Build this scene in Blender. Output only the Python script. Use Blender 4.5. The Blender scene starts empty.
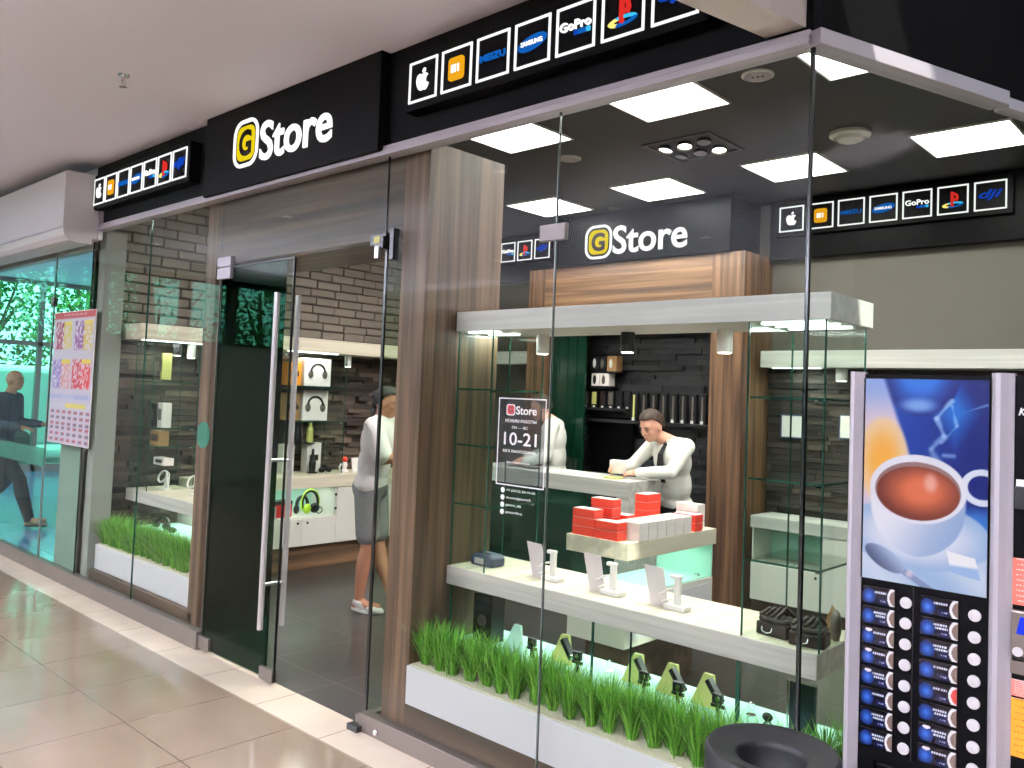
import bpy, bmesh, math, random
from mathutils import Vector, Matrix
random.seed(7)
C = bpy.context.scene.collection
SC = bpy.context.scene
PI = math.pi

# ------------------------------------------------------------------ materials
def s2l(c):
    return tuple((x / 12.92 if x <= .04045 else ((x + .055) / 1.055) ** 2.4) for x in c)
def rgb(r, g, b):
    return s2l((r / 255, g / 255, b / 255))
MATS = {}
def new_mat(name):
    m = bpy.data.materials.new(name); m.use_nodes = True
    nt = m.node_tree
    for n in list(nt.nodes): nt.nodes.remove(n)
    out = nt.nodes.new('ShaderNodeOutputMaterial')
    MATS[name] = m
    return m, nt, out
def N(nt, t, **kw):
    n = nt.nodes.new(t)
    for k, v in kw.items():
        if k in n.inputs: n.inputs[k].default_value = v
        else: setattr(n, k, v)
    return n
def L(nt, a, b): nt.links.new(a, b)
def mat(name, col, rough=.5, metal=0., spec=.5, coat=0., noise=0., nscale=20., bump=0., emit=None, estr=0., sss=0., trans=0., alpha=1.):
    m, nt, out = new_mat(name)
    p = N(nt, 'ShaderNodeBsdfPrincipled')
    p.inputs['Roughness'].default_value = rough; p.inputs['Metallic'].default_value = metal
    p.inputs['Specular IOR Level'].default_value = spec; p.inputs['Coat Weight'].default_value = coat
    p.inputs['Base Color'].default_value = (*col, 1)
    p.inputs['Alpha'].default_value = alpha
    if trans: p.inputs['Transmission Weight'].default_value = trans
    if emit:
        p.inputs['Emission Color'].default_value = (*emit, 1); p.inputs['Emission Strength'].default_value = estr
    tc = N(nt, 'ShaderNodeTexCoord')
    ns = N(nt, 'ShaderNodeTexNoise'); ns.inputs['Scale'].default_value = nscale; ns.inputs['Detail'].default_value = 4
    L(nt, tc.outputs['Object'], ns.inputs['Vector'])
    if noise:
        mx = N(nt, 'ShaderNodeMix', data_type='RGBA')
        mx.inputs['A'].default_value = (*[c * (1 - noise) for c in col], 1)
        mx.inputs['B'].default_value = (*[min(1, c * (1 + noise)) for c in col], 1)
        L(nt, ns.outputs['Fac'], mx.inputs['Factor']); L(nt, mx.outputs['Result'], p.inputs['Base Color'])
    if bump:
        b = N(nt, 'ShaderNodeBump'); b.inputs['Strength'].default_value = bump; b.inputs['Distance'].default_value = .01
        L(nt, ns.outputs['Fac'], b.inputs['Height']); L(nt, b.outputs['Normal'], p.inputs['Normal'])
    L(nt, p.outputs[0], out.inputs[0])
    return m
def emis(name, col, s):
    m, nt, out = new_mat(name)
    e = N(nt, 'ShaderNodeEmission'); e.inputs[0].default_value = (*col, 1); e.inputs[1].default_value = s
    L(nt, e.outputs[0], out.inputs[0]); return m
def glass(name, tint, refl=1.0, haze=0., hazecol=(.7, .7, .7)):
    """thin architectural glass: a tinted clear layer under a Schlick reflection"""
    m, nt, out = new_mat(name)
    tr = N(nt, 'ShaderNodeBsdfTransparent'); tr.inputs[0].default_value = (*tint, 1)
    gl = N(nt, 'ShaderNodeBsdfGlossy'); gl.inputs['Roughness'].default_value = .004
    gl.inputs['Color'].default_value = (refl, refl, refl, 1)
    lw = N(nt, 'ShaderNodeLayerWeight'); lw.inputs['Blend'].default_value = .5
    pw = N(nt, 'ShaderNodeMath', operation='POWER'); pw.inputs[1].default_value = 5
    ma = N(nt, 'ShaderNodeMath', operation='MULTIPLY_ADD'); ma.inputs[1].default_value = .42; ma.inputs[2].default_value = .007
    L(nt, lw.outputs['Facing'], pw.inputs[0]); L(nt, pw.outputs[0], ma.inputs[0])
    base = tr
    if haze:
        df = N(nt, 'ShaderNodeBsdfDiffuse'); df.inputs[0].default_value = (*hazecol, 1)
        mh = N(nt, 'ShaderNodeMixShader'); mh.inputs[0].default_value = haze
        L(nt, tr.outputs[0], mh.inputs[1]); L(nt, df.outputs[0], mh.inputs[2]); base = mh
    mx = N(nt, 'ShaderNodeMixShader')
    L(nt, ma.outputs[0], mx.inputs[0]); L(nt, base.outputs[0], mx.inputs[1]); L(nt, gl.outputs[0], mx.inputs[2])
    L(nt, mx.outputs[0], out.inputs[0]); return m
def tiles(name, c1, c2, joint, size, off, jw, rough, coat=0., nscale=3., bump=.15):
    m, nt, out = new_mat(name)
    tc = N(nt, 'ShaderNodeTexCoord'); mp = N(nt, 'ShaderNodeMapping')
    mp.inputs['Location'].default_value = (-off[0], -off[1], 0)
    L(nt, tc.outputs['Object'], mp.inputs[0])
    br = N(nt, 'ShaderNodeTexBrick', offset=0., squash=1.)
    br.inputs['Scale'].default_value = 1; br.inputs['Brick Width'].default_value = size; br.inputs['Row Height'].default_value = size
    br.inputs['Mortar Size'].default_value = jw; br.inputs['Mortar Smooth'].default_value = .1
    br.inputs['Color1'].default_value = (*c1, 1); br.inputs['Color2'].default_value = (*c2, 1); br.inputs['Mortar'].default_value = (*joint, 1)
    L(nt, mp.outputs[0], br.inputs['Vector'])
    ns = N(nt, 'ShaderNodeTexNoise'); ns.inputs['Scale'].default_value = nscale; ns.inputs['Detail'].default_value = 6
    L(nt, tc.outputs['Object'], ns.inputs['Vector'])
    mx = N(nt, 'ShaderNodeMix', data_type='RGBA', blend_type='MULTIPLY'); mx.inputs['Factor'].default_value = 1
    cr = N(nt, 'ShaderNodeValToRGB'); cr.color_ramp.elements[0].color = (.86, .86, .86, 1); cr.color_ramp.elements[1].color = (1, 1, 1, 1)
    cr.color_ramp.elements[0].position = .3; cr.color_ramp.elements[1].position = .7
    L(nt, ns.outputs['Fac'], cr.inputs[0]); L(nt, br.outputs['Color'], mx.inputs['A']); L(nt, cr.outputs[0], mx.inputs['B'])
    p = N(nt, 'ShaderNodeBsdfPrincipled'); p.inputs['Roughness'].default_value = rough; p.inputs['Coat Weight'].default_value = coat
    L(nt, mx.outputs['Result'], p.inputs['Base Color'])
    b = N(nt, 'ShaderNodeBump'); b.inputs['Strength'].default_value = bump; b.inputs['Distance'].default_value = .003; b.invert = True
    L(nt, br.outputs['Fac'], b.inputs['Height']); L(nt, b.outputs['Normal'], p.inputs['Normal'])
    L(nt, p.outputs[0], out.inputs[0]); return m
def wood(name, dark, light, axis=2, scale=1., rough=.45):
    m, nt, out = new_mat(name)
    tc = N(nt, 'ShaderNodeTexCoord'); mp = N(nt, 'ShaderNodeMapping')
    s = [16 * scale] * 3; s[axis] = .6 * scale
    mp.inputs['Scale'].default_value = s
    L(nt, tc.outputs['Object'], mp.inputs[0])
    ns = N(nt, 'ShaderNodeTexNoise'); ns.inputs['Scale'].default_value = 1; ns.inputs['Detail'].default_value = 8; ns.inputs['Distortion'].default_value = .25
    L(nt, mp.outputs[0], ns.inputs['Vector'])
    cr = N(nt, 'ShaderNodeValToRGB'); e = cr.color_ramp.elements
    e[0].position = .36; e[0].color = (*dark, 1); e[1].position = .62; e[1].color = (*light, 1)
    k = e.new(.48); k.color = (*[(a + b) / 2 * .92 for a, b in zip(dark, light)], 1)
    L(nt, ns.outputs['Fac'], cr.inputs[0])
    p = N(nt, 'ShaderNodeBsdfPrincipled'); p.inputs['Roughness'].default_value = rough
    L(nt, cr.outputs[0], p.inputs['Base Color'])
    L(nt, p.outputs[0], out.inputs[0]); return m
def island_ramp(name, cols, rough=.8, bumpn=0., spec=.3):
    m, nt, out = new_mat(name)
    g = N(nt, 'ShaderNodeNewGeometry'); cr = N(nt, 'ShaderNodeValToRGB'); e = cr.color_ramp.elements
    for i, c in enumerate(cols):
        t = i / (len(cols) - 1)
        k = e[0] if i == 0 else (e[-1] if i == len(cols) - 1 else e.new(t))
        k.position = t; k.color = (*c, 1)
    L(nt, g.outputs['Random Per Island'], cr.inputs[0])
    p = N(nt, 'ShaderNodeBsdfPrincipled'); p.inputs['Roughness'].default_value = rough; p.inputs['Specular IOR Level'].default_value = spec
    L(nt, cr.outputs[0], p.inputs['Base Color'])
    if bumpn:
        tc = N(nt, 'ShaderNodeTexCoord'); ns = N(nt, 'ShaderNodeTexNoise'); ns.inputs['Scale'].default_value = bumpn; ns.inputs['Detail'].default_value = 6
        L(nt, tc.outputs['Object'], ns.inputs['Vector'])
        b = N(nt, 'ShaderNodeBump'); b.inputs['Strength'].default_value = .6; b.inputs['Distance'].default_value = .01
        L(nt, ns.outputs['Fac'], b.inputs['Height']); L(nt, b.outputs['Normal'], p.inputs['Normal'])
    L(nt, p.outputs[0], out.inputs[0]); return m
def vcol_mat(name, rough=.4, estr=0.):
    m, nt, out = new_mat(name)
    a = N(nt, 'ShaderNodeVertexColor'); a.layer_name = 'print'
    p = N(nt, 'ShaderNodeBsdfPrincipled'); p.inputs['Roughness'].default_value = rough
    if not estr: L(nt, a.outputs[0], p.inputs['Base Color'])
    else:
        sc = N(nt, 'ShaderNodeMix', data_type='RGBA', blend_type='MULTIPLY'); sc.inputs['Factor'].default_value = 1; sc.inputs['B'].default_value = (.45, .45, .45, 1)
        L(nt, a.outputs[0], sc.inputs['A']); L(nt, sc.outputs['Result'], p.inputs['Base Color'])
    if estr:
        L(nt, a.outputs[0], p.inputs['Emission Color']); p.inputs['Emission Strength'].default_value = estr
    L(nt, p.outputs[0], out.inputs[0]); return m

M = {}
M['tan_tile'] = tiles('tan_tile', rgb(138, 121, 103), rgb(132, 115, 98), rgb(84, 72, 62), .585, (-4.8, 1.845), .003, .09, .18)
M['cream_tile'] = tiles('cream_tile', rgb(216, 200, 180), rgb(210, 194, 172), rgb(130, 116, 102), .585, (-4.8 + .2, 2.43), .003, .11, .15)
M['dark_tile'] = tiles('dark_tile', rgb(58, 55, 52), rgb(52, 50, 48), rgb(104, 98, 90), .62, (-4.95 + .31, 2.95), .0035, .28)
M['daylight_blue_tile'] = tiles('daylight_blue_tile', rgb(96, 156, 204), rgb(90, 150, 198), rgb(80, 120, 140), .6, (0, 0), .003, .15, .3)  # pale lobby tiles; the blue of the daylight is put into their colour
M['mall_ceiling'] = mat('mall_ceiling', rgb(236, 235, 247), .6, noise=.02, nscale=2)
M['shop_ceiling'] = tiles('shop_ceiling', rgb(50, 50, 52), rgb(47, 47, 49), rgb(32, 32, 33), .5835, (-4.2 + .09, 3.76), .005, .55)
M['black_gloss'] = mat('black_gloss', rgb(7, 7, 8), .4, spec=.05)
M['black_satin'] = mat('black_satin', rgb(10, 10, 11), .55, spec=.06)
M['black_matt'] = mat('black_matt', rgb(18, 18, 19), .6)
M['black_plastic'] = mat('black_plastic', rgb(24, 24, 26), .35, noise=.1)
M['steel'] = mat('steel', rgb(196, 192, 194), .32, 1., noise=.05, nscale=8)
M['steel_dull'] = mat('steel_dull', rgb(126, 117, 110), .42, .75, noise=.12, nscale=6)
M['clamp_grey'] = mat('clamp_grey', rgb(118, 110, 108), .45, .3)
M['joint_grey'] = mat('joint_grey', rgb(84, 92, 88), .2)
M['chrome'] = mat('chrome', rgb(225, 222, 224), .15, 1.)
M['silver_paint'] = mat('silver_paint', rgb(178, 173, 181), .4, .25)
M['taupe_wall'] = mat('taupe_wall', rgb(86, 82, 75), .8, noise=.04, nscale=3)
M['grey_wall'] = mat('grey_wall', rgb(140, 142, 136), .7, noise=.04, nscale=3)
M['pale_wall'] = mat('pale_wall', rgb(212, 208, 204), .7, noise=.03, nscale=3)
M['shutter_paint'] = mat('shutter_paint', rgb(192, 189, 190), .5, noise=.02)
M['wood_v'] = wood('wood_v', rgb(74, 56, 45), rgb(120, 93, 73), 2, 1.3)
M['wood_h'] = wood('wood_h', rgb(48, 37, 31), rgb(92, 73, 58), 0, 1.2)
M['wood_y'] = wood('wood_y', rgb(84, 64, 48), rgb(140, 108, 80), 1, .75)
M['wood_warm_v'] = wood('wood_warm_v', rgb(66, 45, 31), rgb(122, 90, 65), 2, 1.3)
M['wood_warm_h'] = wood('wood_warm_h', rgb(72, 50, 35), rgb(128, 96, 70), 0, 1.2)
M['wood_dark'] = wood('wood_dark', rgb(62, 48, 38), rgb(96, 76, 60), 0, .8)
M['laminate'] = wood('laminate', rgb(178, 176, 170), rgb(204, 201, 194), 0, 1.2, .4)
M['laminate_w'] = wood('laminate_w', rgb(220, 220, 218), rgb(240, 240, 238), 0, 1.2, .4)
M['laminate_y'] = wood('laminate_y', rgb(204, 194, 172), rgb(226, 216, 194), 1, 1.2, .4)
M['white_panel'] = mat('white_panel', rgb(218, 214, 204), .4)
M['planter_white'] = mat('planter_white', rgb(214, 212, 218), .35)
M['gravel'] = mat('gravel', rgb(214, 204, 182), .9, noise=.25, nscale=90, bump=1.)
M['turquoise'] = mat('turquoise', rgb(176, 226, 208), .3, noise=.03, nscale=4)
M['stone_warm'] = island_ramp('stone_warm', [rgb(46, 40, 37), rgb(70, 61, 56), rgb(88, 76, 68), rgb(56, 51, 48), rgb(112, 98, 86), rgb(62, 55, 52)], .75, 30)
M['stone_dim'] = island_ramp('stone_dim', [rgb(40, 36, 34), rgb(58, 52, 48), rgb(72, 64, 58), rgb(48, 44, 42), rgb(86, 76, 68)], .75, 30)
M['stone_black'] = island_ramp('stone_black', [rgb(30, 31, 34), rgb(46, 47, 50), rgb(34, 36, 40), rgb(58, 58, 60), rgb(26, 27, 30)], .55, 30, .5)
M['brick_white'] = island_ramp('brick_white', [rgb(134, 125, 114), rgb(124, 115, 105), rgb(142, 132, 121)], .8, 40)
M['mortar'] = mat('mortar', rgb(80, 73, 66), .9)
M['glass'] = glass('glass', (.95, .97, .95))
M['glass_right'] = glass('glass_right', (.93, .95, .93), 1.0)
M['glass_green'] = glass('glass_green', (.88, .97, .93))
M['glass_street'] = glass('glass_street', (.60, 1, .84))
M['glass_door'] = glass('glass_door', (.05, .17, .10), 1.0)
M['glass_leaf'] = glass('glass_leaf', (.86, .93, .87))
M['glass_case'] = glass('glass_case', (.94, .975, .955))
M['glass_edge'] = mat('glass_edge', rgb(40, 92, 78), .15, trans=.3)
M['glass_edge_dark'] = mat('glass_edge_dark', rgb(14, 20, 18), .2)
M['green_panel'] = mat('green_panel', rgb(10, 46, 34), .12)
M['black_edge'] = mat('black_edge', rgb(10, 12, 12), .3)
M['acrylic'] = mat('acrylic', rgb(226, 216, 218), .25, alpha=.85)
M['white_plastic'] = mat('white_plastic', rgb(232, 228, 224), .3)
M['red_box'] = mat('red_box', rgb(236, 70, 52), .4)
M['red_side'] = mat('red_side', rgb(214, 44, 40), .4)
M['white_box'] = mat('white_box', rgb(236, 226, 222), .35)
M['leather'] = mat('leather', rgb(42, 27, 24), .4, noise=.2, nscale=60, bump=.3)
M['handle_steel'] = mat('handle_steel', rgb(216, 212, 214), .3, .45)
M['bin_black'] = mat('bin_black', rgb(13, 13, 14), .6, spec=.3)
M['grass'] = island_ramp('grass', [rgb(38, 84, 22), rgb(84, 150, 40), rgb(132, 190, 70), rgb(54, 110, 28), rgb(104, 170, 52), rgb(150, 200, 92)], .5, 0, .4)
M['shirt'] = mat('shirt', rgb(232, 230, 222), .8, noise=.03, nscale=9, bump=.9)
M['tee'] = mat('tee', rgb(226, 218, 216), .85, noise=.03, nscale=9, bump=.9)
M['skin'] = mat('skin', rgb(222, 164, 140), .55, noise=.05, nscale=20)
M['skin_tan'] = mat('skin_tan', rgb(190, 132, 104), .55, noise=.05, nscale=20)
M['hair_brown'] = mat('hair_brown', rgb(60, 43, 31), .6, noise=.3, nscale=90, bump=.6)
M['hair_dark'] = mat('hair_dark', rgb(34, 27, 25), .5, noise=.3, nscale=90, bump=.6)
M['trousers'] = mat('trousers', rgb(34, 36, 42), .85, noise=.15)
M['shorts'] = mat('shorts', rgb(128, 126, 124), .85, noise=.08)
M['shoe_tan'] = mat('shoe_tan', rgb(150, 126, 104), .6)
M['shoe_white'] = mat('shoe_white', rgb(226, 218, 214), .6)
M['polo_dark'] = mat('polo_dark', rgb(50, 66, 84), .85)
M['tie'] = mat('tie', rgb(14, 14, 18), .5)
M['eye'] = mat('eye', rgb(40, 30, 26), .2)
M['lip'] = mat('lip', rgb(176, 104, 96), .5)
M['paper'] = mat('paper', rgb(228, 226, 220), .7)
M['yellow_card'] = mat('yellow_card', rgb(206, 204, 120), .4)
M['mint_card'] = mat('mint_card', rgb(196, 232, 214), .4)
M['orange'] = mat('orange', rgb(240, 150, 40), .4)
M['lime'] = mat('lime', rgb(180, 220, 50), .4)
M['kraft'] = mat('kraft', rgb(168, 128, 84), .7)
M['blue_cloth'] = mat('blue_cloth', rgb(70, 78, 104), .5, noise=.3, nscale=40)
M['white_lit'] = emis('white_lit', (1, 1, 1), 1.1)
M['frame_lit'] = emis('frame_lit', (1, 1, 1), .95)
M['yellow_lit'] = emis('yellow_lit', rgb(250, 222, 28), .72)
M['orange_lit'] = emis('orange_lit', rgb(250, 176, 30), .75)
M['blue_lit'] = emis('blue_lit', rgb(22, 110, 210), .6)
M['cyan_lit'] = emis('cyan_lit', rgb(60, 180, 230), 1.)
M['deepblue_lit'] = emis('deepblue_lit', rgb(24, 78, 210), .6)
M['red_lit'] = emis('red_lit', rgb(232, 50, 44), .75)
M['lemon_lit'] = emis('lemon_lit', rgb(244, 226, 120), 1.)
M['lamp'] = emis('lamp', (1, .985, .95), 9)
M['led'] = emis('led', (.93, 1, 1), 7)
M['lamp_warm'] = emis('lamp_warm', (1, .93, .8), 7)
M['mall_lamp'] = emis('mall_lamp', (1, .97, .96), 5)
M['screen_blue'] = emis('screen_blue', rgb(40, 60, 220), 1.1)
M['decal_white'] = mat('decal_white', rgb(240, 240, 240), .5)
M['decal_red'] = mat('decal_red', rgb(190, 36, 40), .5)
M['smoke_film'] = glass('smoke_film', (.72, .72, .75), 1.0, .04)
M['green_film'] = glass('green_film', (.3, .62, .48), 1.0, .25, (.15, .45, .35))
M['ink_brown'] = mat('ink_brown', rgb(22, 14, 8), .6, spec=.1)
M['gold_text'] = mat('gold_text', rgb(50, 30, 16), .5)
M['leaf'] = island_ramp('leaf', [rgb(40, 80, 40), rgb(84, 130, 64), rgb(60, 104, 50), rgb(116, 164, 92)], .7, 0, .2)
M['bark'] = mat('bark', rgb(96, 80, 64), .9, noise=.2)
M['car_white'] = mat('car_white', rgb(222, 226, 230), .3, coat=.5)
M['car_glass'] = mat('car_glass', rgb(40, 52, 60), .1)
M['tyre'] = mat('tyre', rgb(26, 26, 28), .8)
M['asphalt'] = mat('asphalt', rgb(150, 152, 154), .9, noise=.1)
M['facade'] = mat('facade', rgb(196, 190, 178), .8)
M['button'] = mat('button', rgb(214, 210, 214), .35, .1)
M['print'] = vcol_mat('print', .45)
M['print_lit'] = vcol_mat('print_lit', .25, .22)
M['sugar'] = mat('sugar', rgb(240, 240, 245), .5)

# ------------------------------------------------------------------ builders
WORLD = {}
def wloc(o):
    v = Vector((0, 0, 0))
    while o is not None:
        v += WORLD.get(o.name, Vector((0, 0, 0))); o = o.parent
    return v
def tag(o, label=None, cat=None, group=None, kind=None):
    if label: o['label'] = label
    if cat: o['category'] = cat
    if group: o['group'] = group
    if kind: o['kind'] = kind
    return o
def thing(name, loc, label, cat, group=None, kind=None):
    o = bpy.data.objects.new(name, None); C.objects.link(o); o.empty_display_size = .05
    o.location = loc; WORLD[o.name] = Vector(loc)
    return tag(o, label, cat, group, kind)
def copy_tree(o, parent=None):
    c = o.copy(); C.objects.link(c)
    if parent is not None: c.parent = parent
    WORLD[c.name] = WORLD.get(o.name, Vector((0, 0, 0))).copy()
    for ch in list(o.children):
        copy_tree(ch, c)
    return c
def dup(o, loc, label=None, rz=0., group=None, rot=None):
    c = copy_tree(o); c.location = loc; WORLD[c.name] = Vector(loc)
    c.rotation_euler = rot if rot else (0, 0, rz)
    if label: c['label'] = label
    if group: c['group'] = group
    return c

class MB:
    def __init__(s): s.v = []; s.f = []; s.m = []; s.mi = 0
    def add(s, vs, fs):
        b = len(s.v); s.v += [tuple(x) for x in vs]
        s.f += [tuple(b + i for i in f) for f in fs]; s.m += [s.mi] * len(fs); return s
    def box(s, x0, x1, y0, y1, z0, z1):
        x0, x1 = sorted((x0, x1)); y0, y1 = sorted((y0, y1)); z0, z1 = sorted((z0, z1))
        v = [(x, y, z) for z in (z0, z1) for y in (y0, y1) for x in (x0, x1)]
        return s.add(v, [(0, 2, 3, 1), (4, 5, 7, 6), (0, 1, 5, 4), (2, 6, 7, 3), (0, 4, 6, 2), (1, 3, 7, 5)])
    def obox(s, c, u, v, w):
        """box from centre and three half-extent vectors"""
        c, u, v, w = map(Vector, (c, u, v, w))
        p = [c + a * u + b * v + d * w for d in (-1, 1) for b in (-1, 1) for a in (-1, 1)]
        return s.add(p, [(0, 2, 3, 1), (4, 5, 7, 6), (0, 1, 5, 4), (2, 6, 7, 3), (0, 4, 6, 2), (1, 3, 7, 5)])
    def bar(s, a, b, w, h, up=(0, 0, 1)):
        a, b = Vector(a), Vector(b); d = (b - a); up = Vector(up)
        sd = d.cross(up).normalized() * w / 2; u = sd.cross(d).normalized() * h / 2
        return s.obox((a + b) / 2, d / 2, sd, u)
    def prism(s, pts, fn, d0, d1):
        """pts 2-D outline (ccw), fn(u,v,d)->3-D"""
        n = len(pts)
        v = [fn(p[0], p[1], d0) for p in pts] + [fn(p[0], p[1], d1) for p in pts]
        return s.add(v, [tuple(range(n))[::-1], tuple(range(n, 2 * n))] + [(i, (i + 1) % n, n + (i + 1) % n, n + i) for i in range(n)])
    def ring(s, outer, inner, fn, d0, d1):
        n = len(outer)
        v = [fn(*p, d) for d in (d0, d1) for p in outer] + [fn(*p, d) for d in (d0, d1) for p in inner]
        f = []
        for i in range(n):
            j = (i + 1) % n
            f += [(i, j, n + j, n + i), (2 * n + j, 2 * n + i, 3 * n + i, 3 * n + j), (i, 2 * n + i, 2 * n + j, j), (n + i, n + j, 3 * n + j, 3 * n + i)]
        return s.add(v, f)
    def tube(s, pts, r, n=10, cap=True):
        pts = [Vector(p) for p in pts]; rs = r if isinstance(r, (list, tuple)) else [r] * len(pts)
        v = []; f = []; prev = None
        for i, p in enumerate(pts):
            d = (pts[min(i + 1, len(pts) - 1)] - pts[max(i - 1, 0)]).normalized()
            if prev is None:
                a = d.orthogonal().normalized()
            else:
                a = (prev - d * prev.dot(d)).normalized()
            prev = a; b = d.cross(a)
            for k in range(n):
                t = 2 * PI * k / n; v.append(p + (a * math.cos(t) + b * math.sin(t)) * rs[i])
        for i in range(len(pts) - 1):
            for k in range(n):
                k2 = (k + 1) % n
                f.append((i * n + k, i * n + k2, (i + 1) * n + k2, (i + 1) * n + k))
        if cap:
            f.append(tuple(range(n))[::-1]); f.append(tuple((len(pts) - 1) * n + k for k in range(n)))
        return s.add(v, f)
    def lathe(s, prof, c=(0, 0, 0), n=32, axis=None):
        c = Vector(c); v = []; f = []
        q = Matrix.Identity(3) if axis is None else Vector((0, 0, 1)).rotation_difference(Vector(axis)).to_matrix()
        for (r, z) in prof:
            for k in range(n):
                t = 2 * PI * k / n; v.append(c + q @ Vector((r * math.cos(t), r * math.sin(t), z)))
        for i in range(len(prof) - 1):
            for k in range(n):
                k2 = (k + 1) % n; f.append((i * n + k, i * n + k2, (i + 1) * n + k2, (i + 1) * n + k))
        if prof[0][0] > 1e-5: f.append(tuple(range(n))[::-1])
        if prof[-1][0] > 1e-5: f.append(tuple((len(prof) - 1) * n + k for k in range(n)))
        return s.add(v, f)
    def cyl(s, c, r, z0, z1, n=24): return s.lathe([(r, z0), (r, z1)], c, n)
    def ell(s, c, r, R=None, n=16, m=10):
        c = Vector(c); v = []; f = []
        R = R or Matrix.Identity(3)
        for i in range(m + 1):
            ph = PI * i / m
            for k in range(n):
                t = 2 * PI * k / n
                v.append(c + R @ Vector((r[0] * math.sin(ph) * math.cos(t), r[1] * math.sin(ph) * math.sin(t), -r[2] * math.cos(ph))))
        for i in range(m):
            for k in range(n):
                k2 = (k + 1) % n; f.append((i * n + k, i * n + k2, (i + 1) * n + k2, (i + 1) * n + k))
        return s.add(v, f)
    def limb(s, chain, n=14):
        """chain of (point, radius): capsules with rounded joints"""
        for (p, r), (q, t) in zip(chain, chain[1:]):
            s.tube([p, q], [r, t], n)
        for p, r in chain: s.ell(p, (r, r, r), n=n, m=8)
        return s
    def build(s, name, mats, parent=None, org=None, smooth=False, bevel=0., mods=None):
        if not isinstance(mats, (list, tuple)): mats = [mats]
        if parent is not None: o_ = wloc(parent)
        elif org is not None: o_ = Vector(org)
        else:
            lo = [min(v[i] for v in s.v) for i in range(3)]; hi = [max(v[i] for v in s.v) for i in range(3)]
            o_ = Vector(((lo[0] + hi[0]) / 2, (lo[1] + hi[1]) / 2, lo[2]))
        me = bpy.data.meshes.new(name)
        me.from_pydata([(v[0] - o_[0], v[1] - o_[1], v[2] - o_[2]) for v in s.v], [], s.f)
        for k in mats: me.materials.append(k)
        if len(mats) > 1: me.polygons.foreach_set('material_index', s.m)
        bm = bmesh.new(); bm.from_mesh(me)
        bmesh.ops.remove_doubles(bm, verts=bm.verts, dist=1e-5)
        bmesh.ops.recalc_face_normals(bm, faces=bm.faces); bm.to_mesh(me); bm.free()
        if smooth: me.shade_smooth() if hasattr(me, 'shade_smooth') else None
        o = bpy.data.objects.new(name, me); C.objects.link(o)
        if parent is not None: o.parent = parent; WORLD[o.name] = Vector((0, 0, 0))
        else: o.location = o_; WORLD[o.name] = o_.copy()
        if bevel:
            b = o.modifiers.new('bevel', 'BEVEL'); b.width = bevel; b.segments = 2; b.limit_method = 'ANGLE'; b.angle_limit = .7
        for fn in (mods or []): fn(o)
        return o
def struct(o, label=None, cat=None): return tag(o, label, cat, kind='structure')
def fit_text(body, x0, x1, z0, z1, y, ext, material, parent, name='lettering', bold=.0, plane=None, italic=0., rot90=False):
    """solid lettering fitted to x0..x1, z0..z1; front faces -y unless plane maps (u,v,d)->3-D"""
    cu = bpy.data.curves.new('t', 'FONT'); cu.body = body; cu.size = 1; cu.extrude = .5; cu.offset = bold; cu.shear = italic
    cu.resolution_u = 4
    o = bpy.data.objects.new('t', cu); C.objects.link(o)
    dg = bpy.context.evaluated_depsgraph_get(); dg.update()
    me = bpy.data.meshes.new_from_object(o.evaluated_get(dg))
    bpy.data.objects.remove(o)
    co = [v.co.copy() for v in me.vertices]
    a0, a1 = min(c.x for c in co), max(c.x for c in co); b0, b1 = min(c.y for c in co), max(c.y for c in co)
    mb = MB()
    fn = plane or (lambda u, v, d: (u, y - d, v))
    vs = [fn(x0 + (c.x - a0) / (a1 - a0) * (x1 - x0), z0 + (c.y - b0) / (b1 - b0) * (z1 - z0), (c.z + .5) * ext) for c in co]
    mb.add(vs, [tuple(p.vertices) for p in me.polygons])
    bpy.data.meshes.remove(me)
    return mb.build(name, material, parent)
def rrect(x0, x1, z0, z1, r, n=6):
    p = []
    for cx, cz, a in ((x1 - r, z1 - r, 0), (x0 + r, z1 - r, 90), (x0 + r, z0 + r, 180), (x1 - r, z0 + r, 270)):
        for k in range(n + 1):
            t = math.radians(a + 90 * k / n); p.append((cx + r * math.cos(t), cz + r * math.sin(t)))
    return p
def paint(name, material, parent, fn3, nu, nv, col, org=None):
    """printed sheet: a grid whose faces carry the print; fn3(u,v) -> 3-D, u,v in 0..1 (v up)"""
    vs = [fn3(i / nu, j / nv) for j in range(nv + 1) for i in range(nu + 1)]
    fs = [(j * (nu + 1) + i, j * (nu + 1) + i + 1, (j + 1) * (nu + 1) + i + 1, (j + 1) * (nu + 1) + i) for j in range(nv) for i in range(nu)]
    o_ = wloc(parent) if parent is not None else Vector(org)
    me = bpy.data.meshes.new(name)
    me.from_pydata([tuple(Vector(v) - o_) for v in vs], [], fs); me.materials.append(material)
    at = me.color_attributes.new('print', 'FLOAT_COLOR', 'POINT')
    buf = []
    for j in range(nv + 1):
        for i in range(nu + 1):
            c = col(i / nu, j / nv); buf += [*s2l([min(1, max(0, q)) for q in c]), 1.]
    at.data.foreach_set('color', buf)
    o = bpy.data.objects.new(name, me); C.objects.link(o)
    if parent is not None: o.parent = parent; WORLD[o.name] = Vector((0, 0, 0))
    else: o.location = o_; WORLD[o.name] = o_.copy()
    return o

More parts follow.
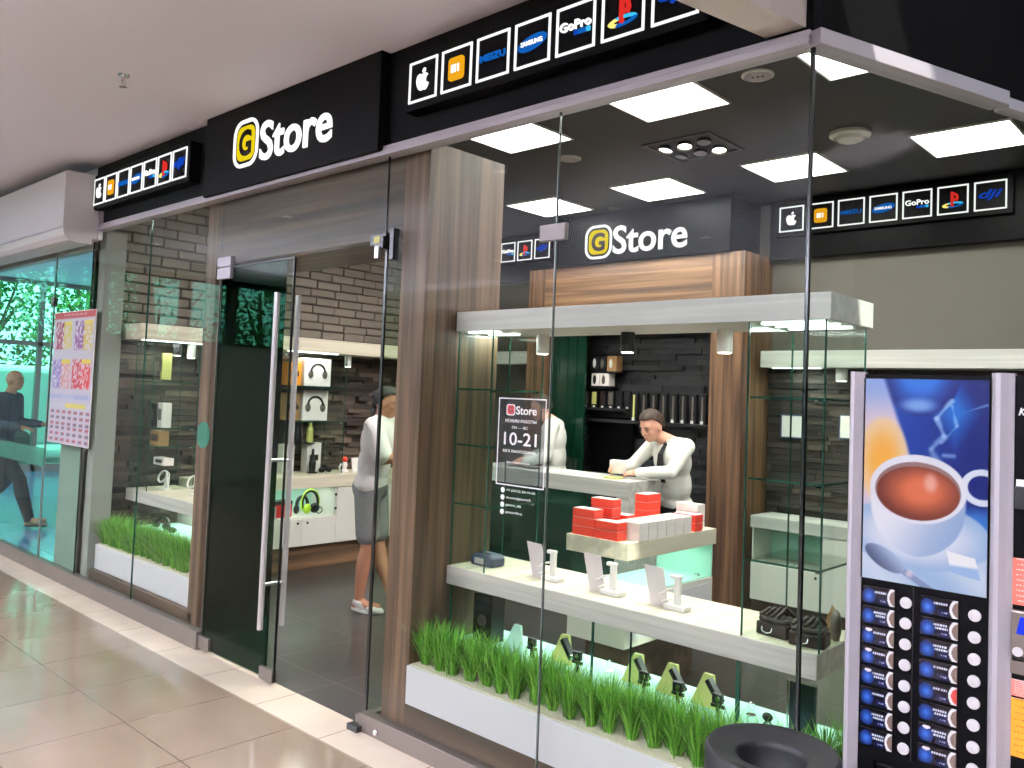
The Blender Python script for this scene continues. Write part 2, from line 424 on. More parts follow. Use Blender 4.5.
# ------------------------------------------------------------------ camera
F_PX, YAW, PITCH, ROLL, PPY = 841.09, .748545, .045025, .0396835, -25.89
H = 1.68
cy_, sy_, cp_, sp_ = math.cos(YAW), math.sin(YAW), math.cos(PITCH), math.sin(PITCH)
Fv = Vector((-sy_ * cp_, cy_ * cp_, sp_)); Rv = Vector((cy_, sy_, 0)); Uv = Rv.cross(Fv)
c_, s_ = math.cos(ROLL), math.sin(ROLL)
Rc = c_ * Rv + s_ * Uv; Uc = -s_ * Rv + c_ * Uv
cam = bpy.data.cameras.new('camera'); camo = bpy.data.objects.new('camera', cam); C.objects.link(camo)
cam.sensor_width = 36; cam.sensor_fit = 'HORIZONTAL'; cam.lens = F_PX / 1024 * 36
cam.shift_y = PPY / 1024; cam.clip_start = .05; cam.clip_end = 300
mw = Matrix.Identity(4)
for i in range(3):
    mw[i][0] = Rc[i]; mw[i][1] = Uc[i]; mw[i][2] = -Fv[i]
mw[0][3], mw[1][3], mw[2][3] = 0, 0, H
camo.matrix_world = mw
SC.camera = camo

G = 2.665                                   # storefront glass plane (y)
CX = -1.165                                 # store corner (x)
RD = Vector((.326, .9454, 0)).normalized(); RN = Vector((RD.y, -RD.x, 0))   # right glass: direction and outward normal
def rp(s, d=0, z=0): return Vector((CX, G, 0)) + RD * s + RN * d + Vector((0, 0, z))
ZC = 3.42
def at(px, py, Y):
    """point of the plane y = Y seen at photo position px, py"""
    d = Fv + Rc * ((px - 512) / F_PX) - Uc * ((py - 384 - PPY) / F_PX)
    d = d * (Y / d.y); return Vector((d.x, Y, H + d.z))

# ================================================================== SETTING
O0 = (0, 0, 0)
def sbox(name, x0, x1, y0, y1, z0, z1, m, label=None, bevel=0, org=None):
    return struct(MB().box(x0, x1, y0, y1, z0, z1).build(name, m, org=org, bevel=bevel), label)
sbox('floor', -13, 5.5, -4.2, 2.427, -.06, 0, M['tan_tile'], 'polished tan tiled mall floor', org=O0)
sbox('trim_1', -13, 5.5, 2.427, G + .03, -.06, 0.001, M['cream_tile'], 'cream tile border strip along the shop front', org=O0)
mb = MB(); mb.prism([(-7.3, G + .03), (CX, G + .03), (CX + 1.44, 6.85), (-7.3, 6.85)], lambda u, v, d: (u, v, d), -.06, 0)
struct(mb.build('floor', M['dark_tile'], org=O0), 'dark grey tiled floor inside the shop')
mb = MB(); mb.prism([(CX, G + .03), (5.5, G + .03), (5.5, 6.85), (CX + 1.44, 6.85)], lambda u, v, d: (u, v, d), -.06, 0)
struct(mb.build('floor', M['tan_tile'], org=O0), 'tan mall floor beside the shop corner')
sbox('floor', -16.6, -7.3, G + .03, 9, -.06, 0, M['daylight_blue_tile'], 'pale tiled floor of the entrance lobby, coloured with blue daylight', org=O0)
sbox('ceiling', -13, 5.5, -4.2, 2.66, ZC, ZC + .1, M['mall_ceiling'], 'plain pale mall ceiling over the corridor', org=O0)
mb = MB(); mb.prism([(-7.3, 2.72), (CX, 2.72), (CX + 1.44, 6.9), (-7.3, 6.9)], lambda u, v, d: (u, v, d), 3.43, 3.5)
struct(mb.build('ceiling', M['shop_ceiling'], org=O0), 'black tiled shop ceiling')
sbox('ceiling', -16.6, -7.3, 2.66, 9, ZC, ZC + .1, M['mall_ceiling'], 'lobby ceiling', org=O0)
mb = MB(); mb.prism([(CX + .1, 2.66), (5.5, 2.66), (5.5, 6.9), (CX + 1.54, 6.9)], lambda u, v, d: (u, v, d), 4.3, 4.4)
struct(mb.build('ceiling', M['shop_ceiling'], org=O0), 'dark hall ceiling beside the shop corner')

# ---- walls of the shop
def courses(x0, x1, z0, z1, h, lens, deps, gap, emit_box, jit=.25):
    z = z0
    while z < z1 - .004:
        hh = min(h * random.uniform(1 - jit, 1 + jit), z1 - z)
        x = x0 - random.uniform(0, lens[1] * .6)
        while x < x1:
            l = random.uniform(*lens); a, b = max(x, x0), min(x + l, x1)
            if b - a > .02: emit_box(a + gap / 2, b - gap / 2, z + gap / 2, z + hh - gap / 2, random.uniform(*deps))
            x += l
        z += hh
LXW = -7.16
mb = MB()
courses(2.85, 6.62, .0, 2.03, .042, (.12, .45), (.004, .075), .003, lambda a, b, z, w, d: mb.box(LXW, LXW + d, a, b, z, w))
mb.box(LXW - .06, LXW + .004, 2.7, 6.8, 0, 2.03)
struct(mb.build('wall_left', M['stone_warm'], org=O0), 'ledger stone cladding on the left shop wall')
mb = MB()
z = 2.0
row = 0
while z < 3.42:
    hh = min(.084, 3.43 - z); y = 2.7 - (row % 2) * .135 - random.uniform(0, .05)
    while y < 6.75:
        l = .27 + random.uniform(-.02, .02); a, b = max(y, 2.7), min(y + l, 6.75); j = lambda: random.uniform(-.005, .005)
        if b - a > .03: mb.box(LXW - .02, LXW + .02 + random.uniform(0, .006), a + .005 + j() * .5, b - .005 + j() * .5, z + .006 + j(), z + hh - .006 + j())
        y += l
    z += hh; row += 1
struct(mb.build('wall_left_upper', [M['brick_white']], org=O0, bevel=.009), 'grey-white painted brick on the upper left wall')
sbox('wall_left_core', -7.3, LXW, 2.7, 6.9, 0, 3.43, M['mortar'])
sbox('wall_left_end', -7.24, -7.03, 2.70, 2.86, 0, 2.88, M['grey_wall'], 'pale plaster pier at the left end of the shop window')
# back wall with portal recess
sbox('wall_back', -7.3, .35, 6.8, 6.95, 0, 3.43, M['taupe_wall'], 'taupe back wall of the shop', org=O0)
mb = MB()
courses(-5.44, -3.58, 0, 2.5, .05, (.15, .5), (.008, .05), .003, lambda a, b, z, w, d: mb.box(a, b, 6.76 - d, 6.76, z, w))
mb.box(-5.44, -3.58, 6.755, 6.8, 0, 2.5)
struct(mb.build('wall_back_recess', M['stone_black'], org=O0), 'black ledger stone inside the wooden portal')
mb = MB()
courses(-3.28, .3, 0, 2.02, .045, (.15, .5), (.008, .04), .003, lambda a, b, z, w, d: mb.box(a, b, 6.79 - d, 6.8, z, w))
struct(mb.build('wall_back_stone', M['stone_dim'], org=O0), 'ledger stone on the back wall behind the white cabinets')
sbox('trim_2', -7.15, -5.66, 6.72, 6.8, 2.93, 3.43, M['black_gloss'], 'black band on the back wall left of the portal', org=O0)
sbox('trim_3', -3.28, .33, 6.72, 6.8, 2.93, 3.43, M['black_gloss'], 'black band on the back wall right of the portal', org=O0)
sbox('trim_4', -5.31, -3.41, 6.27, 6.8, 2.955, 3.43, M['black_gloss'], 'black boxed band above the wooden portal', org=O0, bevel=.004)
# fascia over the shop front
sbox('wall_fascia', -7.2, CX, 2.66, 2.74, 2.93, ZC + .1, M['black_satin'], 'black fascia above the shop front glass', org=O0)
mb = MB(); mb.box(-7.2, CX, 2.625, 2.705, 2.878, 2.905); mb.box(-7.2, CX, 2.635, 2.70, 2.905, 2.93)
struct(mb.build('trim_5', M['silver_paint'], org=O0, bevel=.003), 'brushed metal channel holding the shop front glass')
mb = MB()
a, b = rp(-.03, .04), rp(1.6, .04)
mb.bar(rp(-.01, .0, 2.903), rp(1.02, .0, 2.903), .08, .055)
mb.bar(rp(1.03, .0, 2.890), rp(4.6, .0, 2.890), .06, .045)
struct(mb.build('trim_6', M['silver_paint'], org=O0, bevel=.003), 'metal channel above the slanted right glass')
mb = MB(); mb.bar(rp(0, -.05, 3.63), rp(4.7, -.05, 3.63), .06, 1.4)
struct(mb.build('wall_right_upper', M['black_satin'], org=O0), 'black wall above the slanted right glass')
mb = MB()
d0 = Vector((-.215, -.977, 0)).normalized(); s0 = Vector((d0.y, -d0.x, 0))
bc = Vector((-1.252, 2.70, 0))
mb.obox(bc + d0 * 1.9 + Vector((0, 0, 3.25)), d0 * 1.9, s0 * .07, (0, 0, .30))
struct(mb.build('ceiling_beam', M['pale_wall'], org=O0), 'pale boxed beam meeting the shop corner')
# base channel
mb = MB(); mb.box(-13, -5.07, 2.635, 2.695, 0, .115)
struct(mb.build('trim_7', M['steel_dull'], org=O0, bevel=.003), 'steel base channel left of the doors')
mb = MB(); mb.box(-3.385, CX, 2.635, 2.695, 0, .09)
struct(mb.build('trim_8', M['steel_dull'], org=O0, bevel=.003), 'steel base channel right of the doors')
mb = MB()
for x in (-3.24,):
    mb.lathe([(.014, 0), (.014, .012), (.008, .018)], (x, 2.635, .035), 16, (0, -1, 0))
o = mb.build('trim_9', M['chrome']); struct(o, 'round bolt head on the base channel')
mb = MB(); mb.bar(rp(0, 0, .045), rp(4.6, 0, .045), .06, .09)
struct(mb.build('trim_10', M['steel_dull'], org=O0), 'steel base channel of the right glass')
# floor kick under the planters
sbox('trim_11', -7.05, -5.32, 2.72, 3.02, 0, .172, M['wood_dark'], 'dark wooden plinth under the left planter', org=O0)
sbox('trim_12', -3.12, -1.10, 2.70, 2.90, 0, .187, M['wood_dark'], 'dark wooden plinth under the right planter', org=O0)

# ---- glass of the shop front
def pane(n, x0, x1, z0, z1, y=G, m='glass', t=.01):
    w = MB().box(x0, x1, y - t / 2, y + t / 2, z0, z1).build('window_%d' % n, M[m], org=O0)
    return struct(w, 'clear shop front glass pane')
def edge(parent, x, z0, z1, y=G, m='black_edge', w=.006):
    return MB().box(x - w / 2, x + w / 2, y - .006, y + .006, z0, z1).build('glass_edge', M[m], parent)
w1 = pane(1, -7.18, -6.12, .06, 2.89); w2 = pane(2, -6.117, -5.07, .06, 2.89); w3 = pane(3, -5.067, -3.385, 2.44, 2.89)
edge(w2, -6.1185, .1, 2.88, m='glass_edge', w=.003)
w4 = pane(4, -3.38, -2.252, .06, 2.89); w5 = pane(5, -2.248, CX - .004, .06, 2.89)
edge(w5, -2.25, .09, 2.88, m='joint_grey', w=.004); edge(w4, -3.383, 2.4, 2.88, m='glass_edge_dark', w=.004)
edge(w1, -7.19, .1, 2.88, m='glass_edge_dark', w=.006)
mb = MB(); mb.obox(rp(2.3, 0, 1.48), RD * 2.3, RN * .005, (0, 0, 1.41))
w6 = struct(mb.build('window_6', M['glass_right'], org=O0), 'slanted glass side of the shop')
MB().obox(rp(0, 0, 1.47), RD * .005, RN * .007, (0, 0, 1.41)).build('glass_edge', M['glass_edge_dark'], w6)
mb = MB(); mb.box(-2.335, -2.195, G - .012, G + .012, 2.335, 2.405)
mb.build('glass_clamp', M['clamp_grey'], w4, bevel=.003)
# glass wall left of the shop
pane(7, -9.0, -8.03, .06, 2.9, m='glass_green'); w8 = pane(8, -8.0, -7.22, .06, 2.9, m='glass_green'); pane(9, -13, -9.03, .06, 2.9, m='glass_green')
edge(w8, -8.015, .1, 2.9, m='steel', w=.02)
MB().box(-8.045, -7.99, G - .02, G + .02, 2.31, 2.39).build('glass_clamp', M['steel_dull'], w8)
sbox('wall_partition', -7.86, -7.22, 2.74, 2.80, 0, 2.25, M['grey_wall'], 'grey partition behind the poster glass')
sbox('wall_lobby_fascia', -13, -7.2, 2.66, 2.74, 2.75, ZC + .1, M['pale_wall'])
sbox('trim_13', -13, -8.0, G - .009, G - .0065, .90, 1.06, M['green_film'], 'green film band across the lobby glass', org=O0)

# ---- doors
d1 = struct(MB().box(-5.055, -4.212, G - .005, G + .005, .018, 2.425).build('door_1', M['glass_leaf'], org=O0), 'glass door leaf with dark green film, closed')
MB().box(-5.053, -4.30, G + .0055, G + .008, .02, 2.423).build('dark_film', M['glass_door'], d1)
MB().box(-4.211, -4.205, G - .007, G + .007, .018, 2.425).build('glass_edge', M['black_edge'], d1)
MB().box(-5.055, -4.21, G - .006, G + .006, 2.425, 2.431).build('glass_edge', M['black_edge'], d1)
MB().box(-5.062, -5.055, G - .007, G + .007, .018, 2.425).build('glass_edge', M['steel_dull'], d1)
mb = MB(); mb.box(-5.09, -4.92, G - .016, G + .016, 2.432, 2.495).build('top_clamp', M['silver_paint'], d1, bevel=.003)
MB().box(-5.09, -4.92, G - .016, G + .016, 2.355, 2.426).build('hinge_clamp', M['silver_paint'], d1, bevel=.003)
MB().box(-5.10, -4.94, G - .016, G + .016, .015, .095).build('hinge_clamp', M['steel_dull'], d1, bevel=.003)
MB().box(-4.345, -4.208, G - .016, G + .016, .012, .082).build('lock_clamp', M['steel_dull'], d1, bevel=.003)
HX = -4.265
for side, yy in ((0, G - .07), (1, G + .07)):
    MB().tube([(HX, yy, .31), (HX, yy, 2.22)], .0165, 18).build('door_handle', M['handle_steel'], d1, smooth=False)
for zz in (.56, 1.26):
    MB().tube([(HX, G - .07, zz), (HX, G + .07, zz)], .010, 12).build('handle_standoff', M['steel'], d1)
d2 = struct(MB().box(-3.405, -3.395, G + .03, G + .85, .018, 2.40).build('door_2', M['glass_leaf'], org=O0), 'clear glass door leaf, opened inwards')
MB().box(-3.408, -3.392, G + .018, G + .03, .018, 2.40).build('glass_edge', M['black_edge'], d2)
MB().box(-3.408, -3.392, G + .85, G + .856, .018, 2.40).build('glass_edge', M['black_edge'], d2)
MB().box(-3.425, -3.375, G - .02, G + .14, .012, .07).build('hinge_clamp', M['steel_dull'], d2, bevel=.003)
mb = MB(); mb.box(-3.43, -3.37, G - .03, G + .06, 2.40, 2.465); mb.box(-3.33, -3.30, G - .02, G + .02, 2.34, 2.50); mb.box(-3.50, -3.37, G - .012, G + .012, 2.425, 2.485)
mb.build('pivot_bracket', M['black_plastic'], d2, bevel=.003)
MB().cyl((-3.405, G - .035, 0), .016, 2.35, 2.41, 16).build('lock_cylinder', M['chrome'], d2)
MB().box(-3.44, -3.395, G - .034, G - .03, 2.43, 2.465).build('lock_label', M['yellow_card'], d2)
MB().box(-3.44, -3.36, G - .06, G - .01, .0, .03).build('floor_pivot', M['black_plastic'], d2)
# round green push sticker beside the door
mb = MB(); mb.lathe([(.085, 0), (.085, .002)], (-5.17, G - .006, 1.35), 28, (0, -1, 0))
tag(mb.build('round_sticker', M['green_film']), 'round dark green sticker on the glass left of the doors', 'sticker')

# ---- end of the corridor and the lobby facade
sbox('wall_end', -13.15, -13, -4.2, 2.66, 0, 2.33, M['grey_wall'])
mb = MB()
ys = [-4.2, -2.9, -1.75, -.95, -.3, .35, .75, 1.6, 2.66]
for y in ys: mb.box(-13.1, -13.0, y - .09, y + .09, 2.33, ZC)
mb.box(-13.1, -13.0, -4.2, 2.66, 3.33, ZC); mb.box(-13.1, -13, -4.2, 2.66, 2.33, 2.37)
w = struct(mb.build('window_10', M['black_matt'], org=O0), 'clerestory window frame at the corridor end')
MB().box(-13.06, -13.05, -4.2, 2.66, 2.37, 3.33).build('pane', M['glass_street'], w)
mb = MB()
for y in (2.7, 3.9, 5.3, 6.35, 7.6, 9.0): mb.box(-16.6, -16.5, y - .04, y + .04, 0, ZC)
mb.box(-16.6, -16.5, 2.7, 9, 2.24, 2.32); mb.box(-16.6, -16.5, 2.7, 9, 0, .12); mb.box(-16.6, -16.5, 2.7, 9, ZC - .08, ZC)
w = struct(mb.build('window_11', M['steel_dull'], org=O0), 'lobby facade frame')
MB().box(-16.56, -16.55, 2.7, 9, .1, ZC - .05).build('pane', M['glass_street'], w)
sbox('wall_lobby_side', -16.6, -7.3, 9, 9.1, 0, ZC, M['pale_wall'])
sbox('wall_opposite', -13, 5.5, -4.35, -4.2, 0, ZC, M['grey_wall'], 'opposite side of the corridor', org=O0)
mb = MB()
for i in range(44): mb.box(CX + .4 + i * .02, 5.4, 2.8 + i * .09, 2.812 + i * .09, 4.18, 4.24)
struct(mb.build('ceiling_grille', M['silver_paint'], org=O0), 'slatted ceiling grille beyond the slanted glass')
sbox('trim_14', 1.6, 5.4, 4.2, 5.0, 3.9, 4.16, M['pale_wall'], 'white dropped soffit beyond the slanted glass', org=O0)
sbox('wall_hall_end', 5.5, 5.6, -4.3, 6.9, 0, 4.3, M['pale_wall'], org=O0)
sbox('wall_hall_back', .33, 5.5, 6.85, 6.95, 0, 4.3, M['taupe_wall'], org=O0)
# dark shop opposite (seen only as reflections)
sbox('wall_opposite_dark', -12.9, 5.4, -4.19, -4.12, 0, 3.0, M['black_satin'], org=O0)
# ---- street outside
sbox('ground', -60, -16.6, -40, 40, -.12, -.02, M['asphalt'], 'pale street outside the lobby', org=O0)
sbox('ground', -16.6, -13.15, -40, 2.6, -.12, -.02, M['asphalt'], org=O0)

def tree(x, y, h, r, seed, label):
    rnd = random.Random(seed)
    t = thing('tree', (x, y, 0), label, 'tree', 'trees along the street')
    tr = MB(); tr.tube([(x, y, 0), (x + .1, y, h * .35), (x, y + .1, h * .7)], [.16, .12, .05], 8)
    for k in range(5):
        a = rnd.uniform(0, 6.28); tr.tube([(x, y, h * .3 + k * .2), (x + r * .6 * math.cos(a), y + r * .6 * math.sin(a), h * .55 + k * .25)], [.06, .02], 6)
    tr.build('trunk', M['bark'], t)
    cr = MB(); blobs = [(x + rnd.uniform(-r, r) * .6, y + rnd.uniform(-r, r) * .6, rnd.uniform(h * .28, h), r * rnd.uniform(.35, .6)) for _ in range(16)]
    for (bx, by, bz, br) in blobs:
        for _ in range(280):
            d = Vector((rnd.gauss(0, 1), rnd.gauss(0, 1), rnd.gauss(0, 1))).normalized() * br * rnd.uniform(.55, 1)
            p = Vector((bx, by, bz)) + d; u = Vector((rnd.uniform(-1, 1), rnd.uniform(-1, 1), rnd.uniform(-1, 1))).normalized()
            v = u.orthogonal().normalized(); s = rnd.uniform(.045, .095)
            cr.add([p - u * s, p + v * s * .5, p + u * s, p - v * s * .5], [(0, 1, 2, 3)])
    cr.build('crown', M['leaf'], t)
TL = ['tall leafy tree nearest the lobby doors', 'leafy tree behind the walking man', 'bushy tree at the far left of the street', 'wide tree beyond the white van',
      'tree seen through the clerestory, broad crown', 'slender tree reflected in the shop glass', 'low dense tree further down the street', 'tree at the end of the street']
for i, (x, y, h, r) in enumerate([(-20.5, 5.6, 6.0, 1.7), (-20.8, 7.6, 6.2, 1.8), (-22.5, 3.4, 6.4, 1.9), (-20.5, 9.6, 6.0, 1.9), (-21, .8, 6.2, 2.0), (-20.5, -1.6, 5.6, 1.8), (-21.5, -4.2, 6, 2.0), (-21, -7, 6, 2.0)]):
    tree(x, y, h, r, 40 + i, TL[i])
def vehicle(x, y, L_, hh, van, label, name):
    t = thing(name, (x, y, 0), label, 'van' if van else 'car')
    if van: prof = [(-L_ / 2, .35), (L_ / 2, .35), (L_ / 2, .95), (L_ / 2 - .35, 1.1), (L_ / 2 - .9, hh), (-L_ / 2, hh)]
    else: prof = [(-L_ / 2, .35), (L_ / 2, .35), (L_ / 2, .7), (L_ / 2 - .9, .85), (L_ / 2 - 1.5, hh), (-L_ / 2 + .9, hh), (-L_ / 2 + .3, .9), (-L_ / 2, .8)]
    MB().prism(prof, lambda u, v, d: (x + d, y + u, v), -.85, .85).build('body', M['car_white'], t, bevel=.06)
    MB().prism([(L_ / 2 - 1.6, 1.0 if van else .88), (L_ / 2 - .75, 1.0 if van else .88), (L_ / 2 - 1.1, hh - .12), (L_ / 2 - 1.6, hh - .12)], lambda u, v, d: (x + d, y + u, v), -.86, .86).build('side_window', M['car_glass'], t)
    for sy in (-1, 1):
        for sx in (-1, 1):
            MB().lathe([(.33, -.1), (.33, .1)], (x + sx * .76, y + sy * (L_ / 2 - .8), .33), 20, (1, 0, 0)).build('wheel', M['tyre'], t)
vehicle(-19.0, 6.9, 4.4, 1.9, True, 'white van parked outside the lobby doors', 'van')
vehicle(-18.9, 2.6, 4.1, 1.45, False, 'white car parked left of the van', 'car')

# ================================================================== CEILING FITTINGS
SHOP_LAMPS = []; MALL_LAMPS = []; HALL_LAMPS = []; ADDED_UPL = []
def panel_lamp(x, y, z, s, label, grp, m='lamp', d=.012):
    t = thing('ceiling_light', (x, y, z), label, 'ceiling light', grp)
    h = s / 2
    MB().ring([(x - h, y - h), (x + h, y - h), (x + h, y + h), (x - h, y + h)], [(x - h + .012, y - h + .012), (x + h - .012, y - h + .012), (x + h - .012, y + h - .012), (x - h + .012, y + h - .012)], lambda u, v, k: (u, v, k), z - d, z).build('frame', M['white_plastic'], t)
    MB().box(x - h + .012, x + h - .012, y - h + .012, y + h - .012, z - d * .6, z).build('diffuser', M[m], t)
    return t
nm = {(0, 0): 'square lit ceiling panel nearest the glass, just right of the brown column', (1, 0): 'square lit ceiling panel nearest the glass, above the spotlight cluster', (2, 0): 'square lit ceiling panel peeking past the glass corner seam',
      (0, 1): 'square lit ceiling panel above the left end of the inner sign', (1, 1): 'square lit ceiling panel above the black band right of the inner store sign', (2, 1): 'large lit ceiling panel at the right edge behind the slanted glass',
      (-1, 0): 'lit ceiling panel inside the doors', (-1, 1): 'lit ceiling panel inside, towards the brick wall'}
for (i, j), lb in nm.items():
    x, y = (-3.83 + 1.1675 * i, 4.05 + 1.76 * j)
    if i == 2 and j == 0: x -= .02
    panel_lamp(x, y, 3.43, .575, lb, 'shop ceiling panels'); SHOP_LAMPS.append((x, y))
x, y = -6.2, 3.0 + .9
for k, (x, y) in enumerate([(a, b) for a in (1.5, -1.5, -4.5, -7.5, -10.5) for b in (.7, -.8, -2.4)]):
    t = thing('downlight', (x, y, ZC), 'round recessed mall corridor downlight out of view', 'downlight', 'mall corridor downlights')
    MB().lathe([(.085, 0), (.085, -.006), (.066, -.01), (.062, 0)], (x, y, ZC), 24).build('rim', M['white_plastic'], t)
    MB().lathe([(.062, -.004), (0, -.005)], (x, y, ZC), 20).build('lens', M['mall_lamp'], t); MALL_LAMPS.append((x, y))
t = thing('added_light_cove', (-3.8, -4.18, 3.02), 'long pale cove added out of view opposite the shop to brighten the ceiling', 'light cove')  # unseen ledge with a strip, added to light the ceiling from one side
MB().box(-12.9, 5.4, -4.18, -3.75, 3.02, 3.05).build('shelf', M['pale_wall'], t)
MB().box(-12.9, 5.4, -3.78, -3.75, 3.05, 3.14).build('lip', M['pale_wall'], t)
MB().box(-12.8, 5.3, -4.10, -3.90, 3.05, 3.07).build('light_strip', M['mall_lamp'], t)
for k, x in enumerate((-9.4, -6.2, -3.0, .4)):  # unseen standing lamps, added to brighten the corridor ceiling
    t = thing('added_uplighter', (x, -1.9, 0), 'tall metal lamp added out of view to brighten the corridor ceiling', 'added lamp', 'added corridor uplighters')
    MB().lathe([(.15, 0), (.15, .015), (.02, .03), (.014, .05), (.014, 2.0)], (x, -1.9, 0), 24).build('stand', M['steel'], t)
    MB().lathe([(.02, 2.0), (.12, 2.04), (.19, 2.14), (.185, 2.14), (.11, 2.05), (0, 2.03)], (x, -1.9, 0), 28).build('bowl', M['steel'], t); ADDED_UPL.append((x, -1.9, 2.10))
for k, (x, y) in enumerate([(2.2, 3.6), (3.8, 5.6)]):
    panel_lamp(x, y, 4.3, 1.2, 'hall lamp beyond the slanted glass', 'hall lamps', 'mall_lamp')
# round ceiling speakers
def speaker(x, y, label, r=.085, deep=0.):
    t = thing('ceiling_speaker', (x, y, 3.43), label, 'ceiling speaker')
    MB().lathe([(r, 0), (r, -.008), (r * .86, -.014), (r * .84, -.006 - deep), (0, -.006 - deep)], (x, y, 3.43), 32).build('rim', M['pale_wall'], t)
    MB().lathe([(r * .82, -.008), (r * .8, -.012), (0, -.012)], (x, y, 3.43), 32).build('grille', M['silver_paint'], t)
    return t
speaker(-3.86, 4.69, 'round grey ceiling speaker near the two left lit panels')
t = speaker(-2.07, 4.05, 'round ceiling speaker nearest the glass corner, three dark dots', .085)
for k in (-1, 0, 1): MB().cyl((-2.07 + k * .025, 4.05 + .006 * k, 3.43), .006, -.016, -.012, 10).build('dot', M['black_matt'], t)
t = thing('smoke_detector', (-2.05, 5.27, 3.43), 'round cream vented ceiling detector right of the glass seam', 'smoke detector')
MB().lathe([(.125, 0), (.125, -.02), (.10, -.035), (.095, -.02), (0, -.02)], (-2.05, 5.27, 3.43), 36).build('base_ring', M['white_panel'], t)
MB().lathe([(.075, -.018), (.075, -.05), (.06, -.058), (0, -.058)], (-2.05, 5.27, 3.43), 30).build('sensor', M['white_panel'], t)
# gimbal spotlights cluster
t = thing('spotlight_cluster', (-3.0, 4.95, 3.43), 'black recessed ceiling spotlight cluster with tilting lamps', 'spotlights')
MB().ring([(-3.26, 4.72), (-2.74, 4.72), (-2.74, 5.2), (-3.26, 5.2)], [(-3.23, 4.75), (-2.77, 4.75), (-2.77, 5.17), (-3.23, 5.17)], lambda u, v, d: (u, v, d), 3.418, 3.43).build('frame', M['black_plastic'], t)
for i, dx in enumerate((-.17, 0, .17)):
    for j, dy in enumerate((-.12, .12)):
        c = Vector((-3.0 + dx * .85, 4.96 + dy * .85, 3.43)); ax = Vector((.12 if i else -.1, -.22, -1)).normalized()
        hd = MB().lathe([(.0, .0), (.045, .0), (.058, .03), (.058, .036), (.05, .036), (.045, .015)], c, 24, ax).build('spotlight_head', M['black_plastic'], t)
        MB().lathe([(.046, .022), (0, .026)], c, 24, ax).build('lens', M['lamp_warm'] if (i, j) in ((0, 0), (1, 0), (2, 1)) else M['silver_paint'], hd)
# sprinkler
t = thing('sprinkler', (-4.88, 1.91, ZC), 'small metal fire sprinkler on the mall ceiling', 'sprinkler')
MB().lathe([(.034, 0), (.032, -.006), (.012, -.010), (.012, -.035)], (-4.88, 1.91, ZC), 20).build('cup', M['chrome'], t)
mb = MB(); mb.tube([(-4.895, 1.91, ZC - .03), (-4.9, 1.91, ZC - .05), (-4.882, 1.91, ZC - .066)], .0035, 8); mb.tube([(-4.865, 1.91, ZC - .03), (-4.86, 1.91, ZC - .05), (-4.878, 1.91, ZC - .066)], .0035, 8)
mb.lathe([(0, -.066), (.022, -.068), (.022, -.071), (0, -.072)], (-4.88, 1.91, ZC), 16); mb.build('deflector', M['chrome'], t)

# ================================================================== SIGNS
FNT = lambda yy: (lambda u, v, d: (u, yy - d, v))
def store_sign(yb, bx, sx, housing, label):
    """bx: badge x0,x1,z0,z1  sx: lettering x0,x1,z0,z1 ; yb: face of the housing"""
    t = thing('store_sign', ((bx[0] + sx[1]) / 2, yb, bx[2]), label, 'store sign')
    if housing:
        MB().box(*housing).build('housing', M['black_satin'], t, bevel=.004)
    a0, a1, z0, z1 = bx; w = a1 - a0; r = w * .33
    MB().ring(rrect(a0, a1, z0, z1, r), rrect(a0 + w * .075, a1 - w * .075, z0 + w * .075, z1 - w * .075, r * .80), FNT(yb), .0, .007).build('badge_outline', M['white_lit'], t)
    bd = MB().prism(rrect(a0 + w * .145, a1 - w * .145, z0 + w * .145, z1 - w * .145, r * .62), FNT(yb), 0, .006).build('badge', M['yellow_lit'], t)
    fit_text('G', a0 + w * .25, a1 - w * .25, z0 + w * .23, z1 - w * .23, yb - .006, .003, M['ink_brown'], bd, 'badge_letter', .035)
    fit_text('Store', *sx, yb, .009, M['white_lit'], t, 'lettering', .015)
    return t
store_sign(2.60, (-4.862, -4.574, 3.02, 3.317), (-4.545, -3.808, 3.024, 3.262), (-5.24, -3.405, 2.60, 2.66, 2.90, 3.42),
           'large lit store sign on the black box above the doors')
store_sign(6.265, (-4.925, -4.615, 2.995, 3.313), (-4.60, -3.815, 3.022, 3.285), None, 'lit store sign on the inner black band above the wooden portal')

